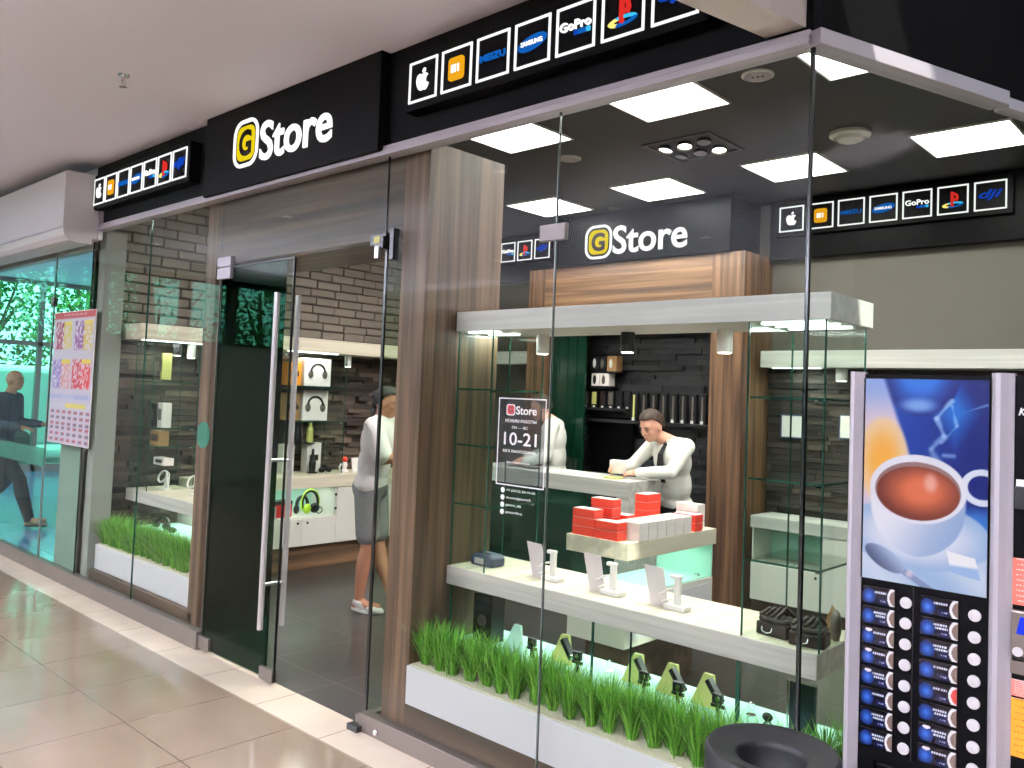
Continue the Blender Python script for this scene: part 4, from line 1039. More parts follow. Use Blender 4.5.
# ================================================================== RECEPTION COUNTER
t = thing('service_counter', (-4.6, 5.45, 0), 'pale service counter with dark green glass front', 'counter')
MB().box(-5.5, -3.752, 5.42, 5.87, .925, 1.05).build('counter_top', M['laminate'], t, bevel=.002)
MB().box(-3.875, -3.752, 5.43, 5.86, 0, .925).build('end_panel', M['laminate'], t, bevel=.002)
MB().box(-5.48, -3.875, 5.46, 5.48, .12, .925).build('front_panel', M['green_panel'], t)
MB().box(-5.48, -3.875, 5.45, 5.50, 0, .12).build('plinth', M['wood_dark'], t)
def thin(name, x, y, z, w, d, h, m, rz, label, cat, grp=None):
    c, s = math.cos(rz), math.sin(rz)
    o = MB().obox((x, y, z + h / 2), (c * w / 2, s * w / 2, 0), (-s * d / 2, c * d / 2, 0), (0, 0, h / 2)).build(name, M[m], bevel=min(h, .004) * .4)
    return tag(o, label, cat, grp)
thin('paper_sheet', -4.33, 5.6, 1.051, .21, .29, .003, 'paper', .3, 'white paper sheet on the service counter, nearest the leaning man', 'paper')
thin('paper_sheet', -4.58, 5.66, 1.051, .21, .29, .004, 'paper', -.2, 'white paper sheet in the middle of the service counter', 'paper')
thin('paper_sheet', -4.46, 5.62, 1.0555, .18, .22, .004, 'mint_card', .6, 'pale greenish paper lying on top of other papers on the service counter', 'paper')
thin('phone', -4.92, 5.6, 1.051, .15, .075, .009, 'black_plastic', .15, 'black phone lying on the service counter', 'phone')
thin('phone', -5.12, 5.62, 1.051, .14, .07, .009, 'black_plastic', -.2, 'second black phone, further left on the service counter', 'phone')
t = thing('card_reader', (-3.98, 5.55, 1.051), 'small yellowish card tray at the corner of the service counter', 'card tray')
MB().box(-4.05, -3.93, 5.5, 5.6, 1.051, 1.065).build('tray', M['yellow_card'], t, bevel=.003)
# black niche goods
bx = lambda px: at(px, 420, 6.6).x
bz = lambda py: at(640, py, 6.6).z
t = thing('wall_shelf', (-4.5, 6.65, bz(424)), 'long black wall shelf on the black stone behind the counter', 'shelf')
MB().box(bx(573), bx(717), 6.56, 6.70, bz(424), bz(421)).build('board', M['black_plastic'], t)
MB().box(bx(573), bx(628), 6.56, 6.70, bz(412), bz(409.5)).build('upper_board', M['black_plastic'], t)
cols = ['steel_dull', 'steel_dull', 'yellow_card', 'leather', 'steel_dull', 'black_plastic', 'black_plastic']
nn = ['first', 'second', 'third', 'fourth', 'fifth', 'sixth', 'seventh']
for i in range(7):
    px = 578 + i * 8.3
    t = thing('small_package', (bx(px), 6.6, bz(409.5)), '%s small package from the left on the upper black shelf%s' % (nn[i], ', yellow' if i == 2 else ''), 'package', 'small packages on the black shelf')
    MB().box(bx(px) - .035, bx(px) + .03, 6.585, 6.62, bz(409.5), bz(392)).build('card', M['black_plastic'], t)
    MB().box(bx(px) - .028, bx(px) + .024, 6.58, 6.585, bz(406), bz(393.5)).build('front_print', M[cols[i]], t)
    MB().box(bx(px) - .012, bx(px) + .012, 6.578, 6.581, bz(409.3), bz(407.5)).build('price_tag', M['paper'], t)
for i in range(9):
    px = 633.5 + i * 9.8
    t = thing('cable_package', (bx(px), 6.6, bz(421)), '%s tall narrow package from the left on the lower black shelf' % (nn + ['eighth', 'ninth'])[i], 'package', 'tall packages on the black shelf')
    MB().box(bx(px) - .03, bx(px) + .035, 6.60, 6.64, bz(421), bz(393)).build('card', M['black_plastic'], t)
    MB().box(bx(px) - .008, bx(px) + .010, 6.594, 6.60, bz(418), bz(395)).build('strap', M['yellow_card' if i == 0 else 'steel_dull'], t)
    MB().box(bx(px) - .014, bx(px) + .014, 6.59, 6.594, bz(420.8), bz(417.8)).build('price_tag', M['paper'], t)
def sbx(px0, px1, py0, py1, m, m2, label):
    t = thing('boxed_product', ((bx(px0) + bx(px1)) / 2, 6.56, bz(py1)), label, 'box')
    MB().box(bx(px0), bx(px1), 6.56, 6.66, bz(py1), bz(py0)).build('carton', M[m], t, bevel=.002)
    cxx, czz = (bx(px0) + bx(px1)) / 2 - .01, (bz(py0) + bz(py1)) / 2
    MB().ell((cxx, 6.558, czz), (.02, .004, .045)).build('front_print', M[m2], t)
sbx(592, 599.5, 356, 371, 'black_matt', 'paper', 'black box with white figure print on the black stone, top left')
sbx(600.5, 606.5, 357, 371, 'black_matt', 'steel_dull', 'black box between the white figure box and the kraft box')
sbx(607.5, 617, 356, 372, 'kraft', 'paper', 'kraft coloured box at the top right of the small wall display')
sbx(592.5, 600.5, 374, 387, 'white_box', 'black_matt', 'white box with black print below the black boxes')
sbx(601, 610, 374, 387, 'white_box', 'steel_dull', 'white box with grey print below the kraft box')
for (a, b_, c, lb) in ((372, 592, 618, 'upper'), (388, 592, 611, 'lower')):
    tag(MB().box(bx(b_), bx(c), 6.55, 6.71, bz(a + 1.2), bz(a)).build('wall_shelf', M['black_plastic']), 'short black %s wall shelf carrying small boxes' % lb, 'shelf')
t = thing('hook_display', (bx(577), 6.6, bz(442)), 'clear hook board with small dangling accessories, left on the black stone', 'display board')
MB().box(bx(569), bx(586), 6.62, 6.63, bz(442), bz(418)).build('board', M['car_glass'], t)
for i in range(4):
    for j in range(3): MB().box(bx(571.5 + i * 4) - .006, bx(571.5 + i * 4) + .006, 6.612, 6.62, bz(427 + j * 6), bz(423 + j * 6)).build('accessory', M['steel_dull'], t)
t = thing('wall_screen', (bx(610), 6.6, bz(475)), 'dark glossy panel on the black stone behind the leaning man', 'panel')
MB().box(bx(587), bx(630), 6.66, 6.685, bz(475), bz(419)).build('panel', M['black_gloss'], t, bevel=.004)
MB().box(bx(614), bx(629), 6.652, 6.66, bz(424.2), bz(422.8)).build('light_bar', M['led'], t)

# ================================================================== WALL CABINET RUNS
def run(kind, a0, a1, face, back, ztop, zt2, zn, zb, units, label, ax='y'):
    """cabinet run along axis ax from a0 to a1; face/back on the other axis"""
    def B(a, b, c, d, z0, z1): return MB().box(c, d, a, b, z0, z1) if ax == 'y' else MB().box(a, b, c, d, z0, z1)
    o = B(a0, a1, back, face, zt2, ztop).build('worktop', M['laminate_y' if ax == 'y' else 'laminate'], bevel=.002)
    tag(o, label[0], 'worktop')
    s = 1 if face > back else -1
    for i, (u0, u1, kd, lb) in enumerate(units):
        loc = ((face + back) / 2, (u0 + u1) / 2, zb) if ax == 'y' else ((u0 + u1) / 2, (face + back) / 2, zb)
        t = thing('wall_cabinet', loc, lb, 'cabinet')
        if kd == 'niche':
            B(u0, u1, back, back + s * .02, zb, zt2).build('back_panel', M['turquoise'], t)
            B(u0, u1, back, face - s * .02, zb, zn).build('carcass', M['white_panel'], t)
            B(u0, u0 + .012, back, face - s * .02, zn, zt2).build('side_panel', M['white_panel'], t)
            B(u1 - .012, u1, back, face - s * .02, zn, zt2).build('side_panel', M['white_panel'], t)
            n = max(1, round((u1 - u0) / .42))
            for k in range(n):
                p0, p1 = u0 + (u1 - u0) * k / n + .0015, u0 + (u1 - u0) * (k + 1) / n - .0015
                d = B(p0, p1, face - s * .018, face, zb, zn - .01).build('door', M['white_panel'], t, bevel=.0015)
                c = (face, p0 + .05 if k % 2 else p1 - .05, zn - .05) if ax == 'y' else (p1 - .05 if k % 2 == 0 else p0 + .05, face, zn - .05)
                MB().lathe([(.011, 0), (.011, .006), (.006, .012)], c, 14, (s, 0, 0) if ax == 'y' else (0, s, 0)).build('lock', M['black_plastic'], d)
            B(u0 + .014, u1 - .014, face - s * .012, face - s * .007, zn, zt2 - .004).build('glass_front', M['glass_case'], t)
        else:
            B(u0, u1, back, face - s * .018, zb, zt2).build('carcass', M['white_panel'], t)
            B(u0 + .0015, u1 - .0015, face - s * .018, face, zb, zt2 - .01).build('door', M['white_panel'], t, bevel=.0015)
    o = B(a0, a1, back, face - s * .05, 0, zb).build('trim_20', M['wood_y' if ax == 'y' else 'wood_dark']); struct(o, 'wooden plinth below wall cabinets')
run('l', 3.45, 6.25, -6.68, -7.11, .865, .752, .485, .225,
    [(3.46, 4.08, 'full', 'white cabinet with plain door, nearest the left window'), (4.08, 4.82, 'niche', 'white cabinet with lit open niche of headphones on the left wall'), (4.82, 5.6, 'full', 'tall plain white cabinet door right of the lit headphone niche'), (5.6, 6.24, 'full', 'white cabinet at the far end of the left wall')],
    ['long pale worktop along the left stone wall'])
run('b', -3.22, .1, 6.38, 6.74, .795, .70, .43, .13,
    [(-3.21, -2.62, 'niche', 'white cabinet with lock under the right back worktop, left end'), (-2.62, -1.9, 'full', 'plain white cabinet right of the locked one on the back wall'), (-1.9, -1.1, 'niche', 'white back wall cabinet behind the vending machine'), (-1.1, .1, 'full', 'white back wall cabinet at the far right')],
    ['pale worktop along the right back wall'], 'x')
run('c', -6.6, -5.75, 6.38, 6.77, .795, .70, .43, .13, [(-6.6, -5.76, 'niche', 'white back wall cabinet left of the inner portal')], ['short pale worktop left of the inner portal'], 'x')
def header(x0, x1, y0, y1, z0, z1, label, strips):
    t = thing('wall_header', ((x0 + x1) / 2, (y0 + y1) / 2, z0), label, 'header')
    MB().box(x0, x1, y0, y1, z0, z1).build('box', M['laminate_y' if y1 - y0 > 1 else 'laminate'], t, bevel=.002)
    for s in strips: MB().box(*s, z0 - .006, z0).build('light_strip', M['led'], t)
header(-7.12, -6.76, 2.9, 6.5, 2.02, 2.148, 'long cream header shelf along the left wall below the bricks', [(-6.84, -6.81, 2.95, 3.5), (-6.84, -6.81, 4.3, 4.85)])
header(-3.23, .2, 6.5, 6.78, 2.0, 2.135, 'long cream header shelf on the right back wall', [(-3.15, -2.75, 6.56, 6.58)])
header(-6.34, -5.80, 6.5, 6.78, 2.02, 2.15, 'short cream header left of the inner portal', [])
canister(-6.90, 5.03, 2.02, .115, 'white_plastic', 'white canister light under the left header, near the standing woman')
canister(-6.90, 3.275, 2.02, .11, 'black_plastic', 'black canister light under the left header')
canister(-6.90, 3.40, 2.02, .125, 'white_plastic', 'white canister light under the left header beside the black one')
canister(-2.60, 6.62, 2.0, .10, 'white_plastic', 'white canister light under the right back header', r=.045)
canister(-6.90, 4.0, 2.02, .11, 'black_plastic', 'black canister light under the left header behind the door')
canister(-6.90, 5.8, 2.02, .11, 'white_plastic', 'white canister light at the far end of the left header')
# glass cabinets on left wall
glass_cabinet(-7.10, -6.78, 4.30, 4.93, .866, 2.019, (1.36, 1.69), 'glass cabinet with headphone boxes on the left wall worktop')
def printed_box(x0, x1, y0, y1, z0, z1, m, label, deco='headphones', name='headphone_box'):
    t = thing(name, ((x0 + x1) / 2, (y0 + y1) / 2, z0), label, 'box')
    MB().box(x0, x1, y0, y1, z0, z1).build('carton', M[m], t, bevel=.003)
    yc, zc, r = (y0 + y1) / 2, (z0 + z1) / 2, min(y1 - y0, z1 - z0) * .30
    X = x1 + .002
    if deco == 'headphones':
        mb = MB(); mb.tube([(X, yc + r * math.cos(a), zc + r * math.sin(a)) for a in [PI * k / 12 for k in range(13)]], r * .13, 6)
        mb.build('print_band', M['black_plastic'], t)
        for s in (-1, 1): MB().ell((X, yc + s * r, zc - r * .25), (.006, r * .38, r * .5)).build('print_cup', M['steel_dull' if m != 'kraft' else 'black_plastic'], t)
    elif deco == 'label': MB().box(x1, X, yc - r, yc + r, zc - r * .6, zc + r * .6).build('front_print', M['leather'], t)
    return t
printed_box(-7.04, -6.90, 4.36, 4.50, 1.70, 1.92, 'orange', 'orange side box on the top shelf of the left wall cabinet', 'label')
printed_box(-7.02, -6.88, 4.52, 4.82, 1.70, 1.965, 'white_box', 'white headphone box on the top shelf of the left wall cabinet')
printed_box(-7.04, -6.90, 4.36, 4.50, 1.37, 1.63, 'kraft', 'brown headphone box on the lower shelf of the left wall cabinet')
printed_box(-7.02, -6.88, 4.52, 4.80, 1.37, 1.66, 'white_box', 'white headphone box with dark headphones on the lower cabinet shelf')
t = thing('shelf_board', (-6.9, 4.6, 1.67), 'dark strip board under the upper headphone boxes', 'board')
MB().box(-7.05, -6.80, 4.34, 4.80, 1.664, 1.684).build('board', M['black_plastic'], t)
printed_box(-7.05, -6.95, 4.38, 4.50, .867, 1.14, 'white_box', 'white box standing left on the worktop in the glass cabinet', 'label')
printed_box(-7.05, -6.95, 4.64, 4.80, .867, 1.15, 'white_box', 'white box standing right on the worktop in the glass cabinet', 'label')
t = thing('headphone_stand', (-6.88, 4.66, .867), 'black bottle shaped headphone stand before the white boxes', 'stand')
MB().lathe([(.05, 0), (.05, .01), (.03, .02), (.035, .10), (.015, .17), (.012, .23), (0, .235)], (-6.88, 4.66, .867), 20).build('body', M['black_plastic'], t)
t = thing('headphones', (-6.88, 4.80, .867), 'black folded headphones lying right of the black stand', 'headphones')
MB().ell((-6.88, 4.77, .895), (.03, .035, .028)).build('ear_cup', M['black_plastic'], t); MB().ell((-6.88, 4.85, .90), (.03, .035, .032)).build('ear_cup', M['black_plastic'], t)
MB().tube([(-6.88, 4.77, .90), (-6.93, 4.80, .93), (-6.93, 4.83, .935), (-6.88, 4.85, .905)], .008, 8).build('band', M['black_plastic'], t)
for i, (y, m, lb) in enumerate(((4.42, 'steel_dull', 'grey bottle shaped speaker on the hanging rack'), (4.52, 'black_plastic', 'black speaker hanging beside the grey one'), (4.66, 'yellow_card', 'yellow boxed gadget among black speakers'), (4.56, 'leather', 'dark brown boxed gadget low in the cabinet'))):
    t = thing('small_speaker', (-6.95, y, 1.16), lb, 'speaker')
    MB().lathe([(.03, 0), (.034, .03), (.034, .12), (.02, .16), (.018, .19), (0, .19)], (-6.95, y, 1.155), 16).build('body', M[m], t)
    MB().box(-6.99, -6.91, y - .036, y + .036, 1.145, 1.155).build('tray', M['black_plastic'], t)
t = thing('figurine', (-6.86, 5.02, .866), 'white toy figure with red head on the worktop', 'figurine')
MB().lathe([(.045, 0), (.045, .01), (.02, .03), (.03, .07), (.02, .1)], (-6.86, 5.02, .866), 16).build('body', M['white_plastic'], t)
MB().ell((-6.86, 5.02, .99), (.03, .03, .028)).build('head', M['red_box'], t)
MB().tube([(-6.86, 4.98, .95), (-6.85, 4.95, .91), (-6.85, 4.97, .88)], .008, 8).build('arm', M['white_plastic'], t)
tag(MB().prism([(5.12, .866), (5.23, .866), (5.215, 1.0), (5.115, 1.0)], lambda u, v, d: (-6.86 - d + (v - .866) * -.15, u, v), 0, .006).build('price_card', M['paper']), 'white price card leaning on the worktop beside the toy figure', 'card')
tag(MB().prism([(4.3, .866), (4.36, .866), (4.35, 1.02), (4.31, 1.02)], lambda u, v, d: (-6.74 - d, u, v), 0, .006).build('price_card', M['paper']), 'narrow white card at the left end of the worktop by the door handles', 'card')
# niche goods
t = thing('headphones', (-6.82, 4.60, .486), 'black and lime green headphones in the lit niche', 'headphones')
MB().tube([(-6.80, 4.60 + .085 * math.cos(a), .60 + .11 * math.sin(a)) for a in [-.5 + (PI + 1) * k / 16 for k in range(17)]], .013, 8).build('headband', M['black_plastic'], t)
for s in (-1, 1):
    MB().lathe([(.045, 0), (.048, .012), (.03, .03)], (-6.80 + (.02 if s < 0 else -.0), 4.60 + s * .05, .55), 20, (.9, s * -.3, 0)).build('ear_cup', M['lime' if s < 0 else 'black_plastic'], t)
MB().tube([(-6.795, 4.60 + .1 * math.cos(a), .60 + .125 * math.sin(a)) for a in [-.6 + (PI + 1.2) * k / 16 for k in range(17)]], .007, 8).build('trim_line', M['lime'], t)
t = thing('headphones', (-6.84, 4.60, .486), 'black headphones behind the lime green pair', 'headphones')
MB().tube([(-6.90, 4.58 + .06 * math.cos(a), .57 + .08 * math.sin(a)) for a in [-.3 + (PI + .6) * k / 14 for k in range(15)]], .016, 8).build('headband', M['black_plastic'], t)
for s in (-1, 1): MB().ell((-6.90, 4.58 + s * .06, .53), (.025, .03, .042)).build('ear_cup', M['black_plastic'], t)
t = thing('headphones', (-6.85, 4.73, .486), 'black coiled cable headphones at the right of the niche', 'headphones')
MB().tube([(-6.82, 4.72 + .035 * math.cos(a), .52 + .03 * math.sin(a)) for a in [.3 * k for k in range(22)]], .005, 6).build('cable', M['black_plastic'], t)
for i in range(2):
    t = thing('gift_box', (-6.82, 4.28 + i * .09, .486), ('red box with black lid at the left of the niche', 'red box with black lid beside the headphones')[i], 'box')
    MB().box(-6.90, -6.78, 4.20 + i * .105, 4.29 + i * .105, .486, .60).build('box', M['red_side'], t, bevel=.002)
    MB().box(-6.902, -6.778, 4.198 + i * .105, 4.292 + i * .105, .60, .635).build('lid', M['black_plastic'], t, bevel=.002)
for z, lb in ((.68, 'upper'), (.55, 'lower')):
    tag(MB().lathe([(.012, 0), (.014, .01), (.006, .018)], (-6.677, 4.80, z), 14, (1, 0, 0)).build('glass_lock', M['black_plastic']), 'round black %s lock on the niche glass' % lb, 'lock')

# ================================================================== LEFT WINDOW DISPLAY
t = thing('display_counter', (-6.3, 3.0, 0), 'pale display counter with glass front behind the left planter', 'display counter')
MB().box(-7.10, -5.48, 3.0, 3.42, .70, .795).build('counter_top', M['laminate'], t, bevel=.002)
MB().box(-7.09, -5.49, 3.005, 3.415, .795, .7965).build('top_surface', M['laminate_y'], t)
MB().box(-7.0, -5.5, 3.05, 3.40, .46, .49).build('light_tray', M['turquoise'], t, bevel=.003)
MB().box(-6.98, -5.52, 3.1, 3.38, 0, .46).build('base', M['white_panel'], t)
MB().box(-7.0, -5.5, 3.03, 3.036, .4, .70).build('glass_panel', M['glass_case'], t)
MB().box(-6.45, -6.442, 3.036, 3.40, .49, .70).build('glass_divider', M['glass_case'], t)
glass_cabinet(-7.08, -6.76, 3.02, 3.41, .7966, 2.019, (1.15, 1.30, 1.68), 'glass cabinet with small boxes in the left window')
def loop_stand(x, y, label):
    t = thing('bracelet_stand', (x, y, .7965), label, 'stand')
    MB().box(x - .05, x + .05, y - .03, y + .03, .7965, .81).build('base', M['white_plastic'], t, bevel=.003)
    MB().prism([(x - .035, .81), (x + .035, .81), (x + .012, .91), (x - .02, .90)], lambda u, v, d: (u, y + d, v), -.006, .006).build('wedge', M['white_plastic'], t)
    MB().tube([(x - .03 + .085 * math.cos(a) * .9, y - .02, .905 + .042 * math.sin(a) + .3 * .085 * math.cos(a)) for a in [2 * PI * k / 24 for k in range(25)]], .008, 8).build('loop', M['white_plastic'], t)
    MB().tube([(x + .04, y, .81), (x + .045, y, .93), (x + .02, y - .01, .95)], .006, 8).build('post', M['white_plastic'], t)
loop_stand(-6.80 + .0, 3.2, 'white looped bracelet stand on the left window counter')
loop_stand(-6.33, 3.22, 'white looped bracelet stand beside the brown door column')
t = thing('headphones', (-6.62, 3.15, .49), 'black headphones lying on the lit tray below the left window counter', 'headphones')
MB().tube([(-6.72 + .10 * math.cos(a), 3.16, .50 + .085 * math.sin(a)) for a in [.2 + (PI - .4) * k / 12 for k in range(13)]], .013, 8).build('headband', M['black_plastic'], t)
for s in (-1, 1): MB().ell((-6.72 + s * .09, 3.14, .525), (.045, .03, .03)).build('ear_cup', M['black_plastic'], t)
tag(MB().ell((-6.52, 3.14, .512), (.05, .03, .022)).build('computer_mouse', M['black_plastic']), 'black rounded gadget right of the headphones on the lit tray', 'gadget')
for (x, z0_, z1_, w, m, lb) in ((-7.0, 1.31, 1.50, .10, 'black_plastic', 'black upright box in the left window cabinet'), (-6.86, 1.305, 1.51, .085, 'white_box', 'white upright box beside the black box in the left window cabinet'),
                            (-6.94, 1.155, 1.275, .20, 'kraft', 'brown printed box on the low shelf of the left window cabinet'), (-6.83, .99 + .01, 1.06, .2, 'white_box', 'small white flat box hanging low in the left window cabinet'),
                            (-6.88, 1.70, 1.92, .03, 'yellow_card', 'narrow yellow green box on the top shelf in the left window')):
    t = thing('boxed_gadget', (x, 3.2, z0_), lb, 'box')
    MB().box(x - w / 2, x + w / 2, 3.14, 3.22, z0_, z1_).build('carton', M[m], t, bevel=.002)
    MB().box(x - w * .3, x + w * .3, 3.137, 3.14, z0_ + (z1_ - z0_) * .3, z0_ + (z1_ - z0_) * .75).build('front_print', M['leather' if m in ('kraft',) else 'steel_dull'], t)

# leaflets on the back wall
def leaflet(x0, x1, z0_, z1_, m, label):
    t = thing('leaflet', ((x0 + x1) / 2, 6.735, z0_), label, 'leaflet')
    MB().box(x0, x1, 6.736, 6.742, z0_, z1_).build('sheet', M['paper'], t)
    e = .012; MB().ring([(x0, z0_), (x1, z0_), (x1, z1_), (x0, z1_)], [(x0 + e, z0_ + e), (x1 - e, z0_ + e), (x1 - e, z1_ - e), (x0 + e, z1_ - e)], lambda u, v, d: (u, 6.736 - d, v), 0, .003).build('border', M[m], t)
leaflet(-2.66, -2.52, 1.44, 1.64, 'deepblue_paint' if 'deepblue_paint' in M else 'blue_cloth', 'blue framed leaflet on the right back wall')
leaflet(-3.15, -2.95, 1.42, 1.62, 'blue_cloth', 'blue framed leaflet seen through the right glass cabinet')

# ================================================================== ROLLER SHUTTER BOX
t = thing('roller_shutter_box', (-9.8, 2.5, 2.755), 'pale grey roller shutter housing above the lobby glass', 'shutter box')
prof = [(2.655, 2.80), (2.655, 3.31), (2.37, 3.31), (2.36, 3.30), (2.36, 2.86), (2.375, 2.80), (2.41, 2.765), (2.46, 2.755), (2.58, 2.755), (2.58, 2.80)]
MB().prism(prof, lambda u, v, d: (d, u, v), -12.9, -7.02).build('housing', M['shutter_paint'], t)
MB().box(-12.9, -7.05, 2.352, 2.36, 2.855, 2.868).build('seam', M['silver_paint'], t)
MB().box(-7.02, -7.005, 2.62, 2.655, 2.80, 3.25).build('side_rail', M['silver_paint'], t)

# ================================================================== VENDING MACHINE
VY = 2.30; vx0, vx1 = -.878, -.30
t = thing('vending_machine', (-.59, 2.3, 0), 'black coffee vending machine with silver pillars and a coffee cup picture', 'vending machine')
MB().box(vx0 + .004, vx1, VY + .012, VY + .66, .06, 1.775).build('cabinet', M['black_plastic'], t, bevel=.004)
def FV(u, v, d): return (u, VY - d, v)
def pillar(a, b):
    w = b - a
    MB().prism([(a, 0), (a + w * .1, .012), (a + w * .28, .024), (a + w * .50, .026), (a + w * .78, .014), (b, .006), (b, -.012), (a, -.012)][::-1], lambda u, v, d: (u, VY - v, d), .08, 1.782).build('pillar', M['silver_paint'], t, smooth=False)
pillar(-.878, -.838); pillar(-.537, -.486)
MB().box(-.838, -.537, VY - .004, VY + .012, .08, 1.776).build('front_panel', M['black_gloss'], t)
MB().box(-.486, vx1, VY - .002, VY + .012, .08, 1.776).build('control_panel', M['black_gloss'], t)
MB().box(-.8375, -.8355, VY - .012, VY - .004, 1.24, 1.765).build('bright_trim', M['chrome'], t)
def cup_art(u, v):
    """printed coffee picture; u right, v up (0..1), aspect ~ .56"""
    x, y = u, v * 1.72
    def mixc(a, b, k): k = max(0, min(1, k)); return tuple(p * (1 - k) + q * k for p, q in zip(a, b))
    def sm(a, b, x): t = max(0, min(1, (x - a) / (b - a))); return t * t * (3 - 2 * t)
    c = mixc((.05, .22, .62), (.03, .10, .42), sm(.2, 1., x))
    c = mixc(c, (.10, .42, .80), sm(.25, .0, abs(x - .75) + abs(y - 1.45) * .6))
    # big blue bowl shape
    d = math.hypot((x - .46) / .33, (y - 1.78) / .36); c = mixc(c, mixc((.16, .45, .85), (.05, .12, .45), sm(.3, 1, d)), sm(1.05, .97, d))
    c = mixc(c, (.45, .62, .88), sm(1.0, .2, math.hypot((x - .45) / .22, (y - 1.50) / .09)))
    # pale left cloth
    edge_ = .20 + (1.62 - y) * .34
    k = sm(edge_ + .03, edge_ - .03, x)
    c = mixc(c, mixc((.55, .66, .88), (.86, .78, .82), sm(1.7, 1.3, y)), k)
    d = math.hypot((x - .16) / .22, (y - 1.02) / .38); c = mixc(c, mixc((.96, .66, .22), (.95, .80, .60), sm(.2, 1, d)), sm(1.08, .85, d))
    # table bottom
    k = sm(.72, .5, y); c = mixc(c, mixc((.62, .74, .88), (.80, .86, .93), .5 + .5 * math.sin(x * 7 + y * 9)), k)
    c = mixc(c, (.12, .42, .78), sm(.28, .0, math.hypot((x - .92) / .9, (y - .52) / .9)) * 1.2)
    # saucer
    d = math.hypot((x - .44) / .62, (y - .42) / .30); c = mixc(c, mixc((.88, .90, .95), (.60, .72, .86), sm(.4, 1, d)), sm(1.0, .93, d))
    # steam
    for (ax, ay, bx_, by_, w, s) in ((.62, 1.02, .56, 1.14, .05, .5), (.56, 1.14, .66, 1.26, .035, .5), (.66, 1.26, .60, 1.40, .035, .6), (.60, 1.40, .72, 1.55, .03, .65), (.64, 1.20, .76, 1.34, .02, .4), (.76, 1.34, .72, 1.5, .018, .5), (.66, 1.10, .74, 1.10, .03, .55), (.8, 1.45, .99, 1.52, .012, .5)):
        vx, vy = bx_ - ax, by_ - ay; tt = max(0, min(1, ((x - ax) * vx + (y - ay) * vy) / (vx * vx + vy * vy)))
        dd = math.hypot(x - ax - vx * tt, y - ay - vy * tt) + .006 * math.sin(y * 40)
        c = mixc(c, (.72, .86, .98), s * sm(w, 0, dd))
    # cup handle
    d = math.hypot((x - .96) / .17, (y - .86) / .15); c = mixc(c, (.90, .93, .98), sm(1.0, .95, d) * sm(.62, .68, d))
    # cup body
    if y < .80:
        hw = .39 * (1 - ((.80 - y) / .56) ** 3.0) ** .62 if y > .24 else 0
        if hw > 0:
            k = sm(hw + .012, hw - .012, abs(x - .45)); c = mixc(c, mixc((.95, .95, .98), (.52, .64, .80), sm(-.35, .5, (x - .44) - (y - .5) * .6)), k)
    d = math.hypot((x - .45) / .40, (y - .80) / .29); c = mixc(c, (.93, .93, .96), sm(1.0, .97, d))
    d = math.hypot((x - .45) / .355, (y - .785) / .245); c = mixc(c, (.55, .42, .40), sm(1.0, .97, d))
    d = math.hypot((x - .45) / .345, (y - .765) / .228)
    if d < 1.02:
        c = mixc(c, mixc((.86, .42, .26), (.42, .17, .12), sm(.2, 1.0, math.hypot((x - .48) / .38, (y - .79) / .26))), sm(1.0, .96, d))
        c = mixc(c, (.95, .72, .66), .7 * sm(.08, .02, math.hypot(x - .56, (y - .86) * .7)))
    # spoon
    X, Y = (x - .24) * .86 - (y - .22) * -.5, -(x - .24) * -.5 + (y - .22) * .86
    X, Y = (x - .19) * .88 + (y - .19) * -.47, (x - .19) * .47 + (y - .19) * .88
    d = math.hypot(X / .19, Y / .085); c = mixc(c, mixc((.20, .24, .36), (.66, .74, .85), sm(-1, 1, Y * 8 + X * 2)), sm(1, .92, d))
    if X > .18: c = mixc(c, (.50, .56, .70), sm(.032, .02, abs(Y)) * sm(1.2, .9, X))
    c = mixc(c, (.96, .85, .88), .8 * sm(.05, .0, math.hypot(x - .40, y - .09)))
    # sugar cube
    d = max(abs((x - .82) + (y - .24) * .25) / .11, abs((y - .225) + (x - .82) * .15) / .085); c = mixc(c, mixc((1, 1, 1), (.60, .74, .90), sm(.23, .2, y)), sm(1.0, .93, d))
    g = .25 * c[0] + .5 * c[1] + .25 * c[2]
    return tuple((k * .86 + g * .10) * .92 for k in c)
px0, px1, pz0, pz1 = -.834, -.5395, 1.24, 1.764
MB().box(px0, px1, VY - .010, VY - .004, pz0, pz1).build('picture_panel', M['black_plastic'], t)
paint('picture_print', M['print_lit'], t, lambda u, v: (px0 + u * (px1 - px0), VY - .0105, pz0 + v * (pz1 - pz0)), 150, 240, cup_art)
def label_art(seed):
    r = random.Random(seed); hi = r.random() > .5; lines = r.choice((1, 2, 2))
    def f(u, v):
        c = (.07, .06, .09)
        d = math.hypot((u - .20) / .22, (v - .42) / .5)
        if d < 1: c = (.05 + .2 * (1 - d), .10 + .36 * (1 - d), .28 + .55 * (1 - d))
        if hi and math.hypot((u - .22) / .10, (v - .82) / .10) < 1: c = (.95, .9, .92)
        if math.hypot((u - .63) / .2, (v - .2) / .25) < .9: c = tuple(a + b for a, b in zip(c, (0, .03, .16)))
        for k in range(lines):
            zz = .70 - k * .2
            if abs(v - zz) < .055 and .36 + .05 * k < u < .74 and math.sin(u * 95 + k * 2 + seed) > -.5: c = (.86, .88, .95)
        if abs(v - .2) < .045 and .55 < u < .72 and math.sin(u * 110) > -.2: c = (.7, .72, .8)
        d = math.hypot((u - 1.02) / .24, (v - .48) / .62)
        if d < 1: c = (.93, .92, .93) if d > .72 else ((.50, .42, .38) if seed != 32 else (.80, .30, .28))
        return c
    return f
rows = [1.192 - .0523 * k for k in range(8)]
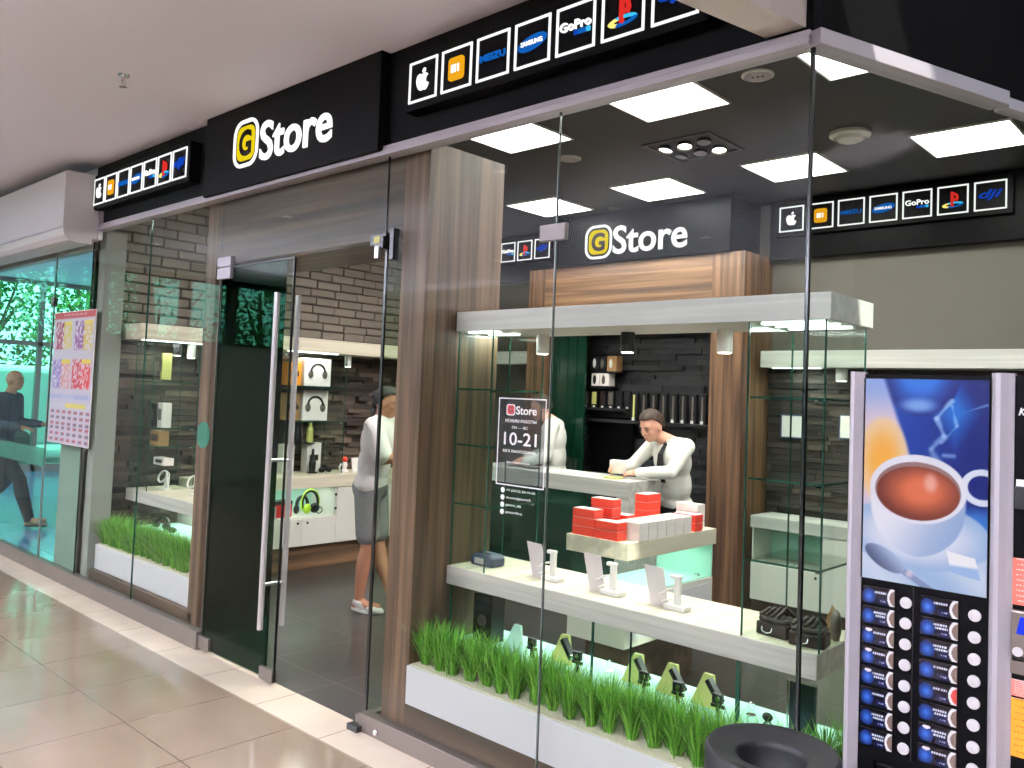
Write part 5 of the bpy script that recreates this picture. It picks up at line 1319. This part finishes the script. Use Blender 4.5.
for c_i, (lx0, lx1, bx_) in enumerate(((-.832, -.752, -.7245), (-.689, -.602, -.5655))):
    for k, z in enumerate(rows):
        lb = MB().box(lx0, lx1, VY - .007, VY - .004, z - .012 - .004, z + .031 - .004).build('drink_label', M['black_plastic'], t)
        paint('label_print', M['print_lit'], lb, lambda u, v, a=lx0, b=lx1, zz=z: (a + u * (b - a), VY - .0075, zz - .016 + v * .043), 48, 26, label_art(k * 7 + c_i * 3 + 1))
        MB().lathe([(.0145, 0), (.0140, .004), (.0, .006)], (bx_, VY - .004, z), 24, (0, -1, 0)).build('button', M['button'], t)
MB().box(-.708, -.706, VY - .006, VY - .004, .80, 1.235).build('divider', M['black_plastic'], t)
MB().box(-.79, -.56, VY - .012, VY - .004, .40, .775).build('delivery_door', M['black_gloss'], t, bevel=.004)
MB().box(-.792, -.789, VY - .016, VY - .004, .40, .78).build('door_edge', M['chrome'], t)
# control side
fit_text('K', -.478, -.462, 1.682, 1.700, VY - .002, .002, M['decal_white'], t, 'lettering', .02, italic=.3)
MB().box(-.484, -.34, VY - .012, VY - .002, 1.46, 1.515).build('display_bezel', M['black_plastic'], t, bevel=.003)
MB().box(-.480, -.35, VY - .010, VY - .002, 1.505, 1.53).build('display_label', M['decal_white'], t)
def sheet_art(base, ink):
    def f(u, v):
        if (v * 9) % 1 > .62 and .08 < u < .9 and math.sin(u * 120 + int(v * 9) * 3) > -.4: return ink
        return base
    return f
for (a, b, z0_, z1_, bc_, ik, nm_) in ((-.488, -.36, 1.236, 1.345, (.95, .42, .36), (.98, .85, .82), 'red notice'), (-.489, -.36, 1.024, 1.062, (.95, .50, .46), (1, .95, .95), 'small red notice'), (-.490, -.35, .885, 1.019, (.96, .60, .16), (.55, .28, .10), 'orange notice')):
    nb = MB().box(a, b, VY - .0035, VY - .002, z0_, z1_).build('notice', M['paper'], t); nb['label'] = nm_
    paint('notice_print', M['print'], nb, lambda u, v, a=a, b=b, z0_=z0_, z1_=z1_: (a + u * (b - a), VY - .0045, z0_ + v * (z1_ - z0_)), 60, 45, sheet_art(bc_, ik))
MB().box(-.486, -.35, VY - .02, VY - .002, 1.12, 1.225).build('keypad_housing', M['steel_dull'], t, bevel=.004)
MB().prism([(-.474, 1.172), (-.36, 1.172), (-.36, 1.212), (-.466, 1.212)], FV, .020, .0215).build('display_screen', M['screen_blue'], t)
MB().box(-.484, -.35, VY - .018, VY - .002, 1.112, 1.165).build('coin_plate', M['black_plastic'], t, bevel=.003)
MB().lathe([(.011, 0), (.011, .006)], (-.470, VY - .018, 1.131), 20, (0, -1, 0)).build('coin_button', M['button'], t)
MB().box(-.488, -.35, VY - .008, VY - .002, 1.076, 1.106).build('metal_strip', M['steel_dull'], t)
for x in (vx0 + .05, vx1 - .05):
    for y in (VY + .08, VY + .6): MB().cyl((x, y, 0), .025, 0, .06, 14).build('foot', M['black_plastic'], t)

# ================================================================== TRASH BIN
bcx, bcy, bz0 = -.915, 1.955, .864
t = thing('trash_bin', (bcx, bcy, 0), 'black round trash bin with funnel rim in front of the shop glass', 'trash bin')
MB().lathe([(.0, .0), (.125, 0), (.13, .01), (.150, .76), (.150, .775), (.14, .775), (.12, .03), (0, .03)], (bcx, bcy, 0), 48).build('body', M['bin_black'], t)
MB().lathe([(.152, .70), (.156, .72), (.157, .80), (.157, bz0 - .01), (.150, bz0), (.145, bz0 - .006), (.088, bz0 - .018), (.082, bz0 - .022), (.080, bz0 - .035), (.076, .70)], (bcx, bcy, 0), 56).build('rim', M['bin_black'], t, smooth=True)

# ================================================================== PEOPLE
V = Vector
def frame(f):
    f = V(f).normalized(); r = f.cross(V((0, 0, 1))).normalized(); u = r.cross(f).normalized()
    return r, f, u
def rotm(f):
    r, f, u = frame(f); return Matrix((r, f, u)).transposed()
def remesh(vox, smooth=5):
    def fn(o):
        m = o.modifiers.new('merge', 'REMESH'); m.mode = 'VOXEL'; m.voxel_size = vox; m.use_smooth_shade = True
        if smooth: s = o.modifiers.new('soften', 'SMOOTH'); s.factor = .5; s.iterations = smooth
    return fn
def head(mb, c, f, s=1.):
    c = V(c); R = rotm(f); P = lambda a, b, h: c + R @ (V((a, b, h)) * s)
    E = lambda p, r: mb.ell(P(*p), tuple(k * s for k in r), R, 20, 14)
    E((0, -.005, .02), (.076, .094, .098)); E((0, .022, -.045), (.058, .066, .066)); E((0, .055, -.085), (.026, .028, .022))
    E((0, .068, .028), (.055, .022, .014)); E((-.036, .062, -.02), (.024, .02, .022)); E((.036, .062, -.02), (.024, .02, .022))
    mb.limb([(P(0, .088, .018), .009 * s), (P(0, .106, -.022), .013 * s)], 10)
    E((0, .094, -.026), (.018, .012, .009)); E((0, .082, -.056), (.026, .012, .006)); E((0, .080, -.068), (.022, .012, .008))
    for q in (-1, 1): E((q * .078, -.008, -.008), (.010, .022, .032))
    return P, R
def face_parts(root, P, R, s=1.):
    for q in (-1, 1):
        e = MB().ell(P(q * .030, .080, .006), (.010 * s, .006 * s, .0045 * s), R, 12, 8).build('eye', M['paper'], root, smooth=True)
        MB().ell(P(q * .029, .0852, .006), (.0048 * s, .003 * s, .0045 * s), R, 10, 8).build('iris', M['eye'], e, smooth=True)
        MB().tube([P(q * .016, .091, .024), P(q * .032, .089, .030), P(q * .050, .076, .024)], [.003 * s, .004 * s, .002 * s], 6).build('eyebrow', M['hair_brown'], root)
    MB().ell(P(0, .0905, -.0605), (.022 * s, .006 * s, .006 * s), R, 14, 8).build('lips', M['lip'], root, smooth=True)
def hair(root, P, R, m, s=1., back=-.06, front=.050, bun=False):
    mb = MB(); n, k = 28, 22; c = P(0, -.008, .024); r = V((.088, .106, .112)) * s
    vs = []; keep = []
    rnd = random.Random(5)
    for i in range(k + 1):
        ph = PI * i / k
        for j in range(n):
            t = 2 * PI * j / n
            l = V((math.sin(ph) * math.cos(t), math.sin(ph) * math.sin(t), math.cos(ph)))
            q = 1 + .02 * math.sin(j * 5 + i * 3)
            vs.append(c + R @ V((l.x * r.x * q, l.y * r.y * q, l.z * r.z * q)))
            h = l.z * r.z / s; b = l.y
            lim = front if b > .45 else (front + (back - front) * min(1, (.45 - b) / .8))
            keep.append(h > lim)
    fs = []
    for i in range(k):
        for j in range(n):
            q = (i * n + j, i * n + (j + 1) % n, (i + 1) * n + (j + 1) % n, (i + 1) * n + j)
            if all(keep[x] for x in q): fs.append(q)
    mb.add(vs, fs)
    def sol(o):
        z = o.modifiers.new('thick', 'SOLIDIFY'); z.thickness = .012 * s; z.offset = 0
        d = o.modifiers.new('sub', 'SUBSURF'); d.levels = 1; d.render_levels = 1
    h = mb.build('hair', m, root, smooth=True, mods=[sol])
    if bun:
        b = MB(); b.ell(P(0, -.10, .045), (.045, .04, .042), R, 16, 12); b.limb([(P(0, -.095, .0), .028), (P(.01, -.10, -.06), .020), (P(.01, -.09, -.12), .008)], 10)
        b.build('hair_knot', m, root, smooth=True)
    return h
def hand(mb, w, d, pn, s=1., curl=.5):
    """w wrist, d pointing direction, pn palm normal; five separate bent fingers"""
    w, d = V(w), V(d).normalized(); pn = (V(pn) - d * V(pn).dot(d)).normalized(); sd = d.cross(pn).normalized()
    R = Matrix((sd, d, pn)).transposed()
    mb.ell(w + d * .045 * s, (.040 * s, .052 * s, .017 * s), R, 14, 10); mb.limb([(w - d * .02, .026 * s), (w + d * .02 * s, .026 * s)], 12)
    for k, (off, ln) in enumerate(((-.030, .066), (-.010, .076), (.010, .072), (.029, .056))):
        b = w + d * (.082 - abs(off) * .2) * s + sd * off * s; a1 = curl; p1 = b + (d * math.cos(a1 * .4) + pn * math.sin(a1 * .4)) * ln * .45 * s
        p2 = p1 + (d * math.cos(a1) + pn * math.sin(a1)) * ln * .32 * s; p3 = p2 + (d * math.cos(a1 * 1.6) + pn * math.sin(a1 * 1.6)) * ln * .25 * s
        mb.limb([(b, .0092 * s), (p1, .0086 * s), (p2, .0078 * s), (p3, .0068 * s)], 8)
    tb = w + d * .028 * s - sd * .034 * s; t1 = tb + (d * .6 - sd * .7 + pn * .35).normalized() * .034 * s; t2 = t1 + (d * .9 - sd * .1 + pn * .4).normalized() * .028 * s
    mb.limb([(tb, .0125 * s), (t1, .0105 * s), (t2, .0085 * s)], 8)
def person(name, loc, label, J, sk, tops, bottoms, shoes, hr, hf, bf, hs=1., fem=0., sleeve=1., leg=1., hand_dir=None, loose=.014, bald=False, bun=False, vox=.0085, curl=.5, group=None, tie=False):
    """J: joint positions in world coordinates"""
    root = thing(name, loc, label, 'person', group)
    J = {k: V(v) for k, v in J.items()}; bR = rotm(bf); up = (J['chest'] - J['pelvis']).normalized()
    fwd = V(bf).normalized(); fwd = (fwd - up * fwd.dot(up)).normalized(); rt = fwd.cross(up); T = Matrix((rt, fwd, up)).transposed()
    def torso(mb, g=0.):
        mid = J['pelvis'].lerp(J['chest'], .5)
        mb.ell(J['pelvis'] , (.162 + g + fem * .01, .112 + g, .115 + g), T, 20, 14)
        mb.ell(mid, (.150 + g - fem * .018, .108 + g, .20 + g), T, 20, 14)
        mb.ell(J['chest'], (.162 + g - fem * .012, .115 + g, .175 + g), T, 20, 14)
        top = J['chest'] + up * .12
        mb.limb([(J['shL'], .056 + g), (top, .07 + g), (J['shR'], .056 + g)], 14)
    def arm(mb, s, g=0., frac=1.):
        a, e, w = J['sh' + s], J['el' + s], J['wr' + s]
        ch = [(a, .056 + g), (a.lerp(e, .5), .047 + g), (e, .040 + g)]
        if frac > .5: q = (frac - .5) * 2; ch.append((e.lerp(w, .35 * min(1, q * 3)), .040 + g)); ch.append((e.lerp(w, q), .040 - .012 * q + g))
        else: ch = [(a, .056 + g), (a.lerp(e, frac * 2), .050 + g * 1.4)]
        mb.limb(ch, 14)
    def legm(mb, s, g=0., frac=1.):
        h, k, an = J['hip' + s], J['kn' + s], J['an' + s]
        if frac > .5:
            q = (frac - .5) * 2; kf = k.lerp(an, .35) + fwd * -.012
            ch = [(h, .088 + g), (h.lerp(k, .5), .074 + g), (k, .054 + g)]
            if q > .35: ch += [(kf, .055 + g), (k.lerp(an, q), (.055 - .020 * q) + g)]
            else: ch += [(k.lerp(an, q), .055 + g)]
        else: ch = [(h, .088 + g * .6), (h.lerp(k, frac * 2), .066 + g * 1.1)]
        mb.limb(ch, 16)
    body = MB(); P, R = head(body, J['head'], hf, hs)
    nb = J['chest'] + up * .15
    body.limb([(nb, .062), (P(0, -.02, -.075), .052), (P(0, -.012, -.02), .050)], 14)
    torso(body)
    for s in 'LR':
        arm(body, s); legm(body, s)
        d = (J['wr' + s] - J['el' + s]).normalized() if not hand_dir else V(hand_dir[s][0]); pn = V((0, 0, -1)) if not hand_dir else V(hand_dir[s][1])
        hand(body, J['wr' + s] + d * .01, d, pn, 1., curl)
        an, to = J['an' + s], J['to' + s]
        body.limb([(an, .036), (an.lerp(to, .5) + V((0, 0, -.02)), .034), (to, .026)], 12); body.ell(an + V((0, 0, -.04)) - (to - an) * .15, (.034, .034, .034))
    body.build('body', M[sk], root, mods=[remesh(vox, 3)])
    face_parts(root, P, R, hs)
    if not bald: hair(root, P, R, M[hr], hs, bun=bun)
    sh = MB(); torso(sh, loose)
    for s in 'LR': arm(sh, s, loose * (1 if sleeve > .5 else 1.25), sleeve)
    if sleeve > .5:
        sh.lathe([(.066, -.02), (.060, .02), (.056, .028)], nb, 24, up)
    top = sh.build('shirt', M[tops], root, mods=[remesh(.010, 6)])
    if sleeve > .5:
        cl = MB(); cl.lathe([(.070, -.012), (.066, .028), (.060, .034), (.058, .026), (.061, -.012)], nb + up * .0, 28, (up + fwd * -.15).normalized()); cl.build('collar', M[tops], top)
        if tie:
            a = nb + fwd * .068 + up * .004
            q = [a, J['chest'] + fwd * .138 + up * .09, J['chest'] + fwd * .150, J['pelvis'].lerp(J['chest'], .62) + fwd * .140]
            tb = MB(); w = [.016, .024, .032, .036]
            for i in range(3): tb.add([q[i] - rt * w[i], q[i] + rt * w[i], q[i + 1] + rt * w[i + 1], q[i + 1] - rt * w[i + 1], q[i] - rt * w[i] + fwd * .008, q[i] + rt * w[i] + fwd * .008, q[i + 1] + rt * w[i + 1] + fwd * .008, q[i + 1] - rt * w[i + 1] + fwd * .008], [(0, 1, 2, 3), (4, 5, 6, 7), (0, 1, 5, 4), (1, 2, 6, 5), (2, 3, 7, 6), (3, 0, 4, 7)])
            tb.ell(a + fwd * .006, (.02, .012, .018), T); tb.build('tie', M['tie'], top)
    tr = MB()
    tr.ell(J['pelvis'] - up * .02, (.168 + loose, .118 + loose, .105 + loose), T, 20, 14)
    for s in 'LR': legm(tr, s, loose + (.006 if leg < .8 else .004), leg)
    tr.build('shorts' if leg < .8 else 'trousers', M[bottoms], root, mods=[remesh(.011, 5)])
    for s in 'LR':
        an, to = J['an' + s], J['to' + s]; d = (to - an); d.z = 0; d.normalize(); dz = (to - an).normalized()
        Rr = Matrix((V((dz.y, -dz.x, 0)).normalized(), dz, V((dz.y, -dz.x, 0)).normalized().cross(dz))).transposed()
        c = an.lerp(to, .45) + V((0, 0, -.030))
        b = MB(); b.ell(c + dz * .055, (.046, .082, .034), Rr, 18, 12); b.ell(c - dz * .055, (.040, .062, .042), Rr, 18, 12); b.ell(an + V((0, 0, -.015)), (.046, .05, .036), Rr, 18, 12)
        sb = b.build('shoe', M[shoes], root, mods=[remesh(.007, 4)])
        z = min(an.z, to.z)
        sl = MB(); q = rrect(-.042, .042, -.115, .140, .040, 6)
        N_ = Rr @ V((0, 0, 1))
        sl.prism(q, lambda u, v, dd: c + Rr @ V((u, v, dd)), -.040, -.024); sl.build('sole', M['paper' if shoes == 'shoe_white' else 'leather'], sb)
    return root, J

GA = 'men in white shirts behind the service counter'
person('person', (-3.75, 6.1, 0), 'short haired person in white shirt and dark tie leaning over the counter, looking down',
    dict(head=(-3.855, 5.865, 1.475), chest=(-3.745, 6.02, 1.205), pelvis=(-3.77, 6.12, .83), shL=(-3.59, 5.98, 1.325), shR=(-3.93, 6.04, 1.335),
         elL=(-3.60, 5.77, 1.125), wrL=(-3.855, 5.69, 1.105), elR=(-4.07, 5.92, 1.14), wrR=(-4.08, 5.70, 1.115),
         hipL=(-3.69, 6.10, .78), hipR=(-3.84, 6.13, .78), knL=(-3.70, 6.08, .48), knR=(-3.88, 6.14, .48), anL=(-3.70, 6.12, .085), anR=(-3.90, 6.18, .085), toL=(-3.78, 5.98, .05), toR=(-3.98, 6.05, .05)),
    'skin', 'shirt', 'trousers', 'leather', 'hair_brown', (-.16, -.90, -.40), (-.12, -.97, 0), hs=1.06, sleeve=.98, tie=True,
    hand_dir=dict(L=((-.95, -.2, -.1), (-.3, .4, -.85)), R=((.1, -.95, .12), (.9, .1, -.3))), curl=.9, group=None)
tag(MB().obox((-4.02, 5.64, 1.14), (.055, .012, 0), (.006, -.035, 0), (0, 0, .055)).build('paper_packet', M['paper'], bevel=.006), 'crumpled white packet between the hands of the leaning person', 'packet')
person('person', (-5.15, 6.1, 0), 'person in white shirt standing behind the counter, partly behind the opening hours sticker',
    dict(head=(-5.205, 6.03, 1.575), chest=(-5.10, 6.10, 1.30), pelvis=(-5.09, 6.12, .97), shL=(-5.00, 5.95, 1.41), shR=(-5.19, 6.27, 1.41),
         elL=(-5.00, 5.90, 1.14), wrL=(-5.16, 5.78, 1.08), elR=(-5.30, 6.20, 1.14), wrR=(-5.34, 6.0, 1.10),
         hipL=(-5.03, 6.06, .92), hipR=(-5.13, 6.19, .92), knL=(-5.04, 6.04, .5), knR=(-5.14, 6.19, .5), anL=(-5.03, 6.06, .085), anR=(-5.14, 6.21, .085), toL=(-5.15, 5.98, .05), toR=(-5.28, 6.12, .05)),
    'skin', 'shirt', 'trousers', 'leather', 'hair_brown', (-.85, -.5, -.25), (-.85, -.52, 0), sleeve=.98, curl=.5)
person('person', (-5.128, 4.070, 0), 'dark haired person in white T-shirt, grey shorts and white sneakers inside the doors',
    dict(head=(-5.098, 4.100, 1.585), chest=(-5.148, 4.070, 1.30), pelvis=(-5.188, 4.050, .96), shL=(-5.178, 4.210, 1.41), shR=(-5.048, 3.940, 1.41),
         elL=(-5.028, 4.290, 1.17), wrL=(-4.838, 4.320, 1.24), elR=(-4.948, 3.970, 1.17), wrR=(-4.778, 4.140, 1.22),
         hipL=(-5.218, 4.120, .91), hipR=(-5.148, 3.990, .91), knL=(-5.168, 4.130, .49), knR=(-5.128, 4.000, .49), anL=(-5.018, 4.190, .085), anR=(-5.193, 3.990, .085), toL=(-4.908, 4.280, .05), toR=(-5.078, 4.080, .05)),
    'skin_tan', 'tee', 'shorts', 'shoe_white', 'hair_dark', (.80, .55, -.15), (.82, .57, 0), hs=.96, fem=1., sleeve=.42, leg=.38, loose=.017, bun=True, curl=.7)
person('person', (-10.600, 3.200, 0), 'bald person in dark clothes and tan shoes walking behind the lobby glass',
    dict(head=(-10.680, 3.190, 1.63), chest=(-10.700, 3.130, 1.30), pelvis=(-10.720, 3.100, .95), shL=(-10.830, 3.270, 1.43), shR=(-10.570, 2.990, 1.43),
         elL=(-10.820, 3.300, 1.15), wrL=(-10.620, 3.470, 1.14), elR=(-10.500, 2.990, 1.14), wrR=(-10.300, 3.160, 1.12),
         hipL=(-10.780, 3.160, .90), hipR=(-10.660, 3.030, .90), knL=(-10.720, 3.160, .48), knR=(-10.400, 3.220, .52), anL=(-11.000, 2.980, .16), anR=(-10.270, 3.300, .10), toL=(-10.900, 3.080, .05), toR=(-10.130, 3.400, .105)),
    'skin_tan', 'polo_dark', 'trousers', 'shoe_tan', 'hair_dark', (.8, .6, 0), (.72, .69, 0), sleeve=.98, bald=True, curl=.6)

# ================================================================== LIGHT
def area(x, y, z, sx, sy, w, col=(1, .985, .95), rot=(0, 0, 0), name='lamp_light'):
    l = bpy.data.lights.new(name, 'AREA'); l.shape = 'RECTANGLE'; l.size = sx; l.size_y = sy; l.energy = w; l.color = col
    o = bpy.data.objects.new(name, l); C.objects.link(o); o.location = (x, y, z); o.rotation_euler = rot
    return o
W = bpy.data.worlds.new('world'); SC.world = W; W.use_nodes = True
nt = W.node_tree
for n in list(nt.nodes): nt.nodes.remove(n)
bg = N(nt, 'ShaderNodeBackground'); bg.inputs[0].default_value = (.62, .82, 1, 1); bg.inputs[1].default_value = 3.5
wo = N(nt, 'ShaderNodeOutputWorld'); L(nt, bg.outputs[0], wo.inputs[0])
sun = bpy.data.lights.new('sun', 'SUN'); sun.energy = 6; sun.angle = .02; sun.color = (1, .96, .88)
so = bpy.data.objects.new('sun', sun); C.objects.link(so); so.rotation_euler = (math.radians(38), math.radians(24), math.radians(40))
for (x, y) in SHOP_LAMPS: area(x, y, 3.41, .56, .56, 22)
def pt(x, y, z, w, r, col=(.98, .98, 1), typ='POINT'):
    l = bpy.data.lights.new('lamp_light', typ); l.energy = w; l.shadow_soft_size = r; l.color = col
    if typ == 'SPOT': l.spot_size = 2.6; l.spot_blend = .6
    o = bpy.data.objects.new('lamp_light', l); C.objects.link(o); o.location = (x, y, z)
for (x, y) in MALL_LAMPS: pt(x, y, ZC - .03, 95 if y > 0 else 80, .06, typ='SPOT')
for x in (-10, -6, -2, 2): area(x, -3.98, 3.09, 3.6, .18, 60, (.97, .97, 1), rot=(PI, 0, 0), name='added_cove_light')  # upward light of the added cove
for (x0, x1, y, z) in ((-3.1, -1.3, 3.3, .70), (-6.9, -5.6, 3.3, .69)): area((x0 + x1) / 2, y, z, x1 - x0, .05, 5, (.95, 1, .98))
for (x, y, z) in ((-1.39, 3.2, 1.99), (-3.05, 3.18, 1.99), (-6.9, 4.6, 2.0), (-6.9, 3.2, 2.0), (-2.9, 6.6, 1.98)): area(x, y, z, .22, .2, 2.5, (.95, 1, 1))
area(-2.87, 4.3, .795, .3, .8, 2.5, (.9, 1, .98))
area(-6.85, 4.45, .74, .2, .6, 1.5, (.9, 1, .98))
for (x, y, z) in ADDED_UPL:  # upward beams of the added standing lamps
    l = bpy.data.lights.new('added_uplight', 'SPOT'); l.energy = 3600; l.spot_size = 2.5; l.spot_blend = .8; l.shadow_soft_size = .08; l.color = (.88, .90, 1)
    o = bpy.data.objects.new('added_uplight', l); C.objects.link(o); o.location = (x, y, z); o.rotation_euler = (PI, 0, 0)
for (x, y) in ((2.2, 3.6), (3.8, 5.6)): area(x, y, 4.25, 1.1, 1.1, 50, (1, .97, .95))
SC.view_settings.view_transform = 'Standard'; SC.view_settings.look = 'None'; SC.view_settings.gamma = 1
SC.view_settings.use_curve_mapping = False; SC.view_settings.exposure = .3
cy = SC.cycles
cy.transparent_max_bounces = 32; cy.max_bounces = 8; cy.diffuse_bounces = 3; cy.glossy_bounces = 4; cy.transmission_bounces = 6
cy.caustics_reflective = False; cy.caustics_refractive = False; cy.sample_clamp_indirect = 6
cy.use_denoising = True
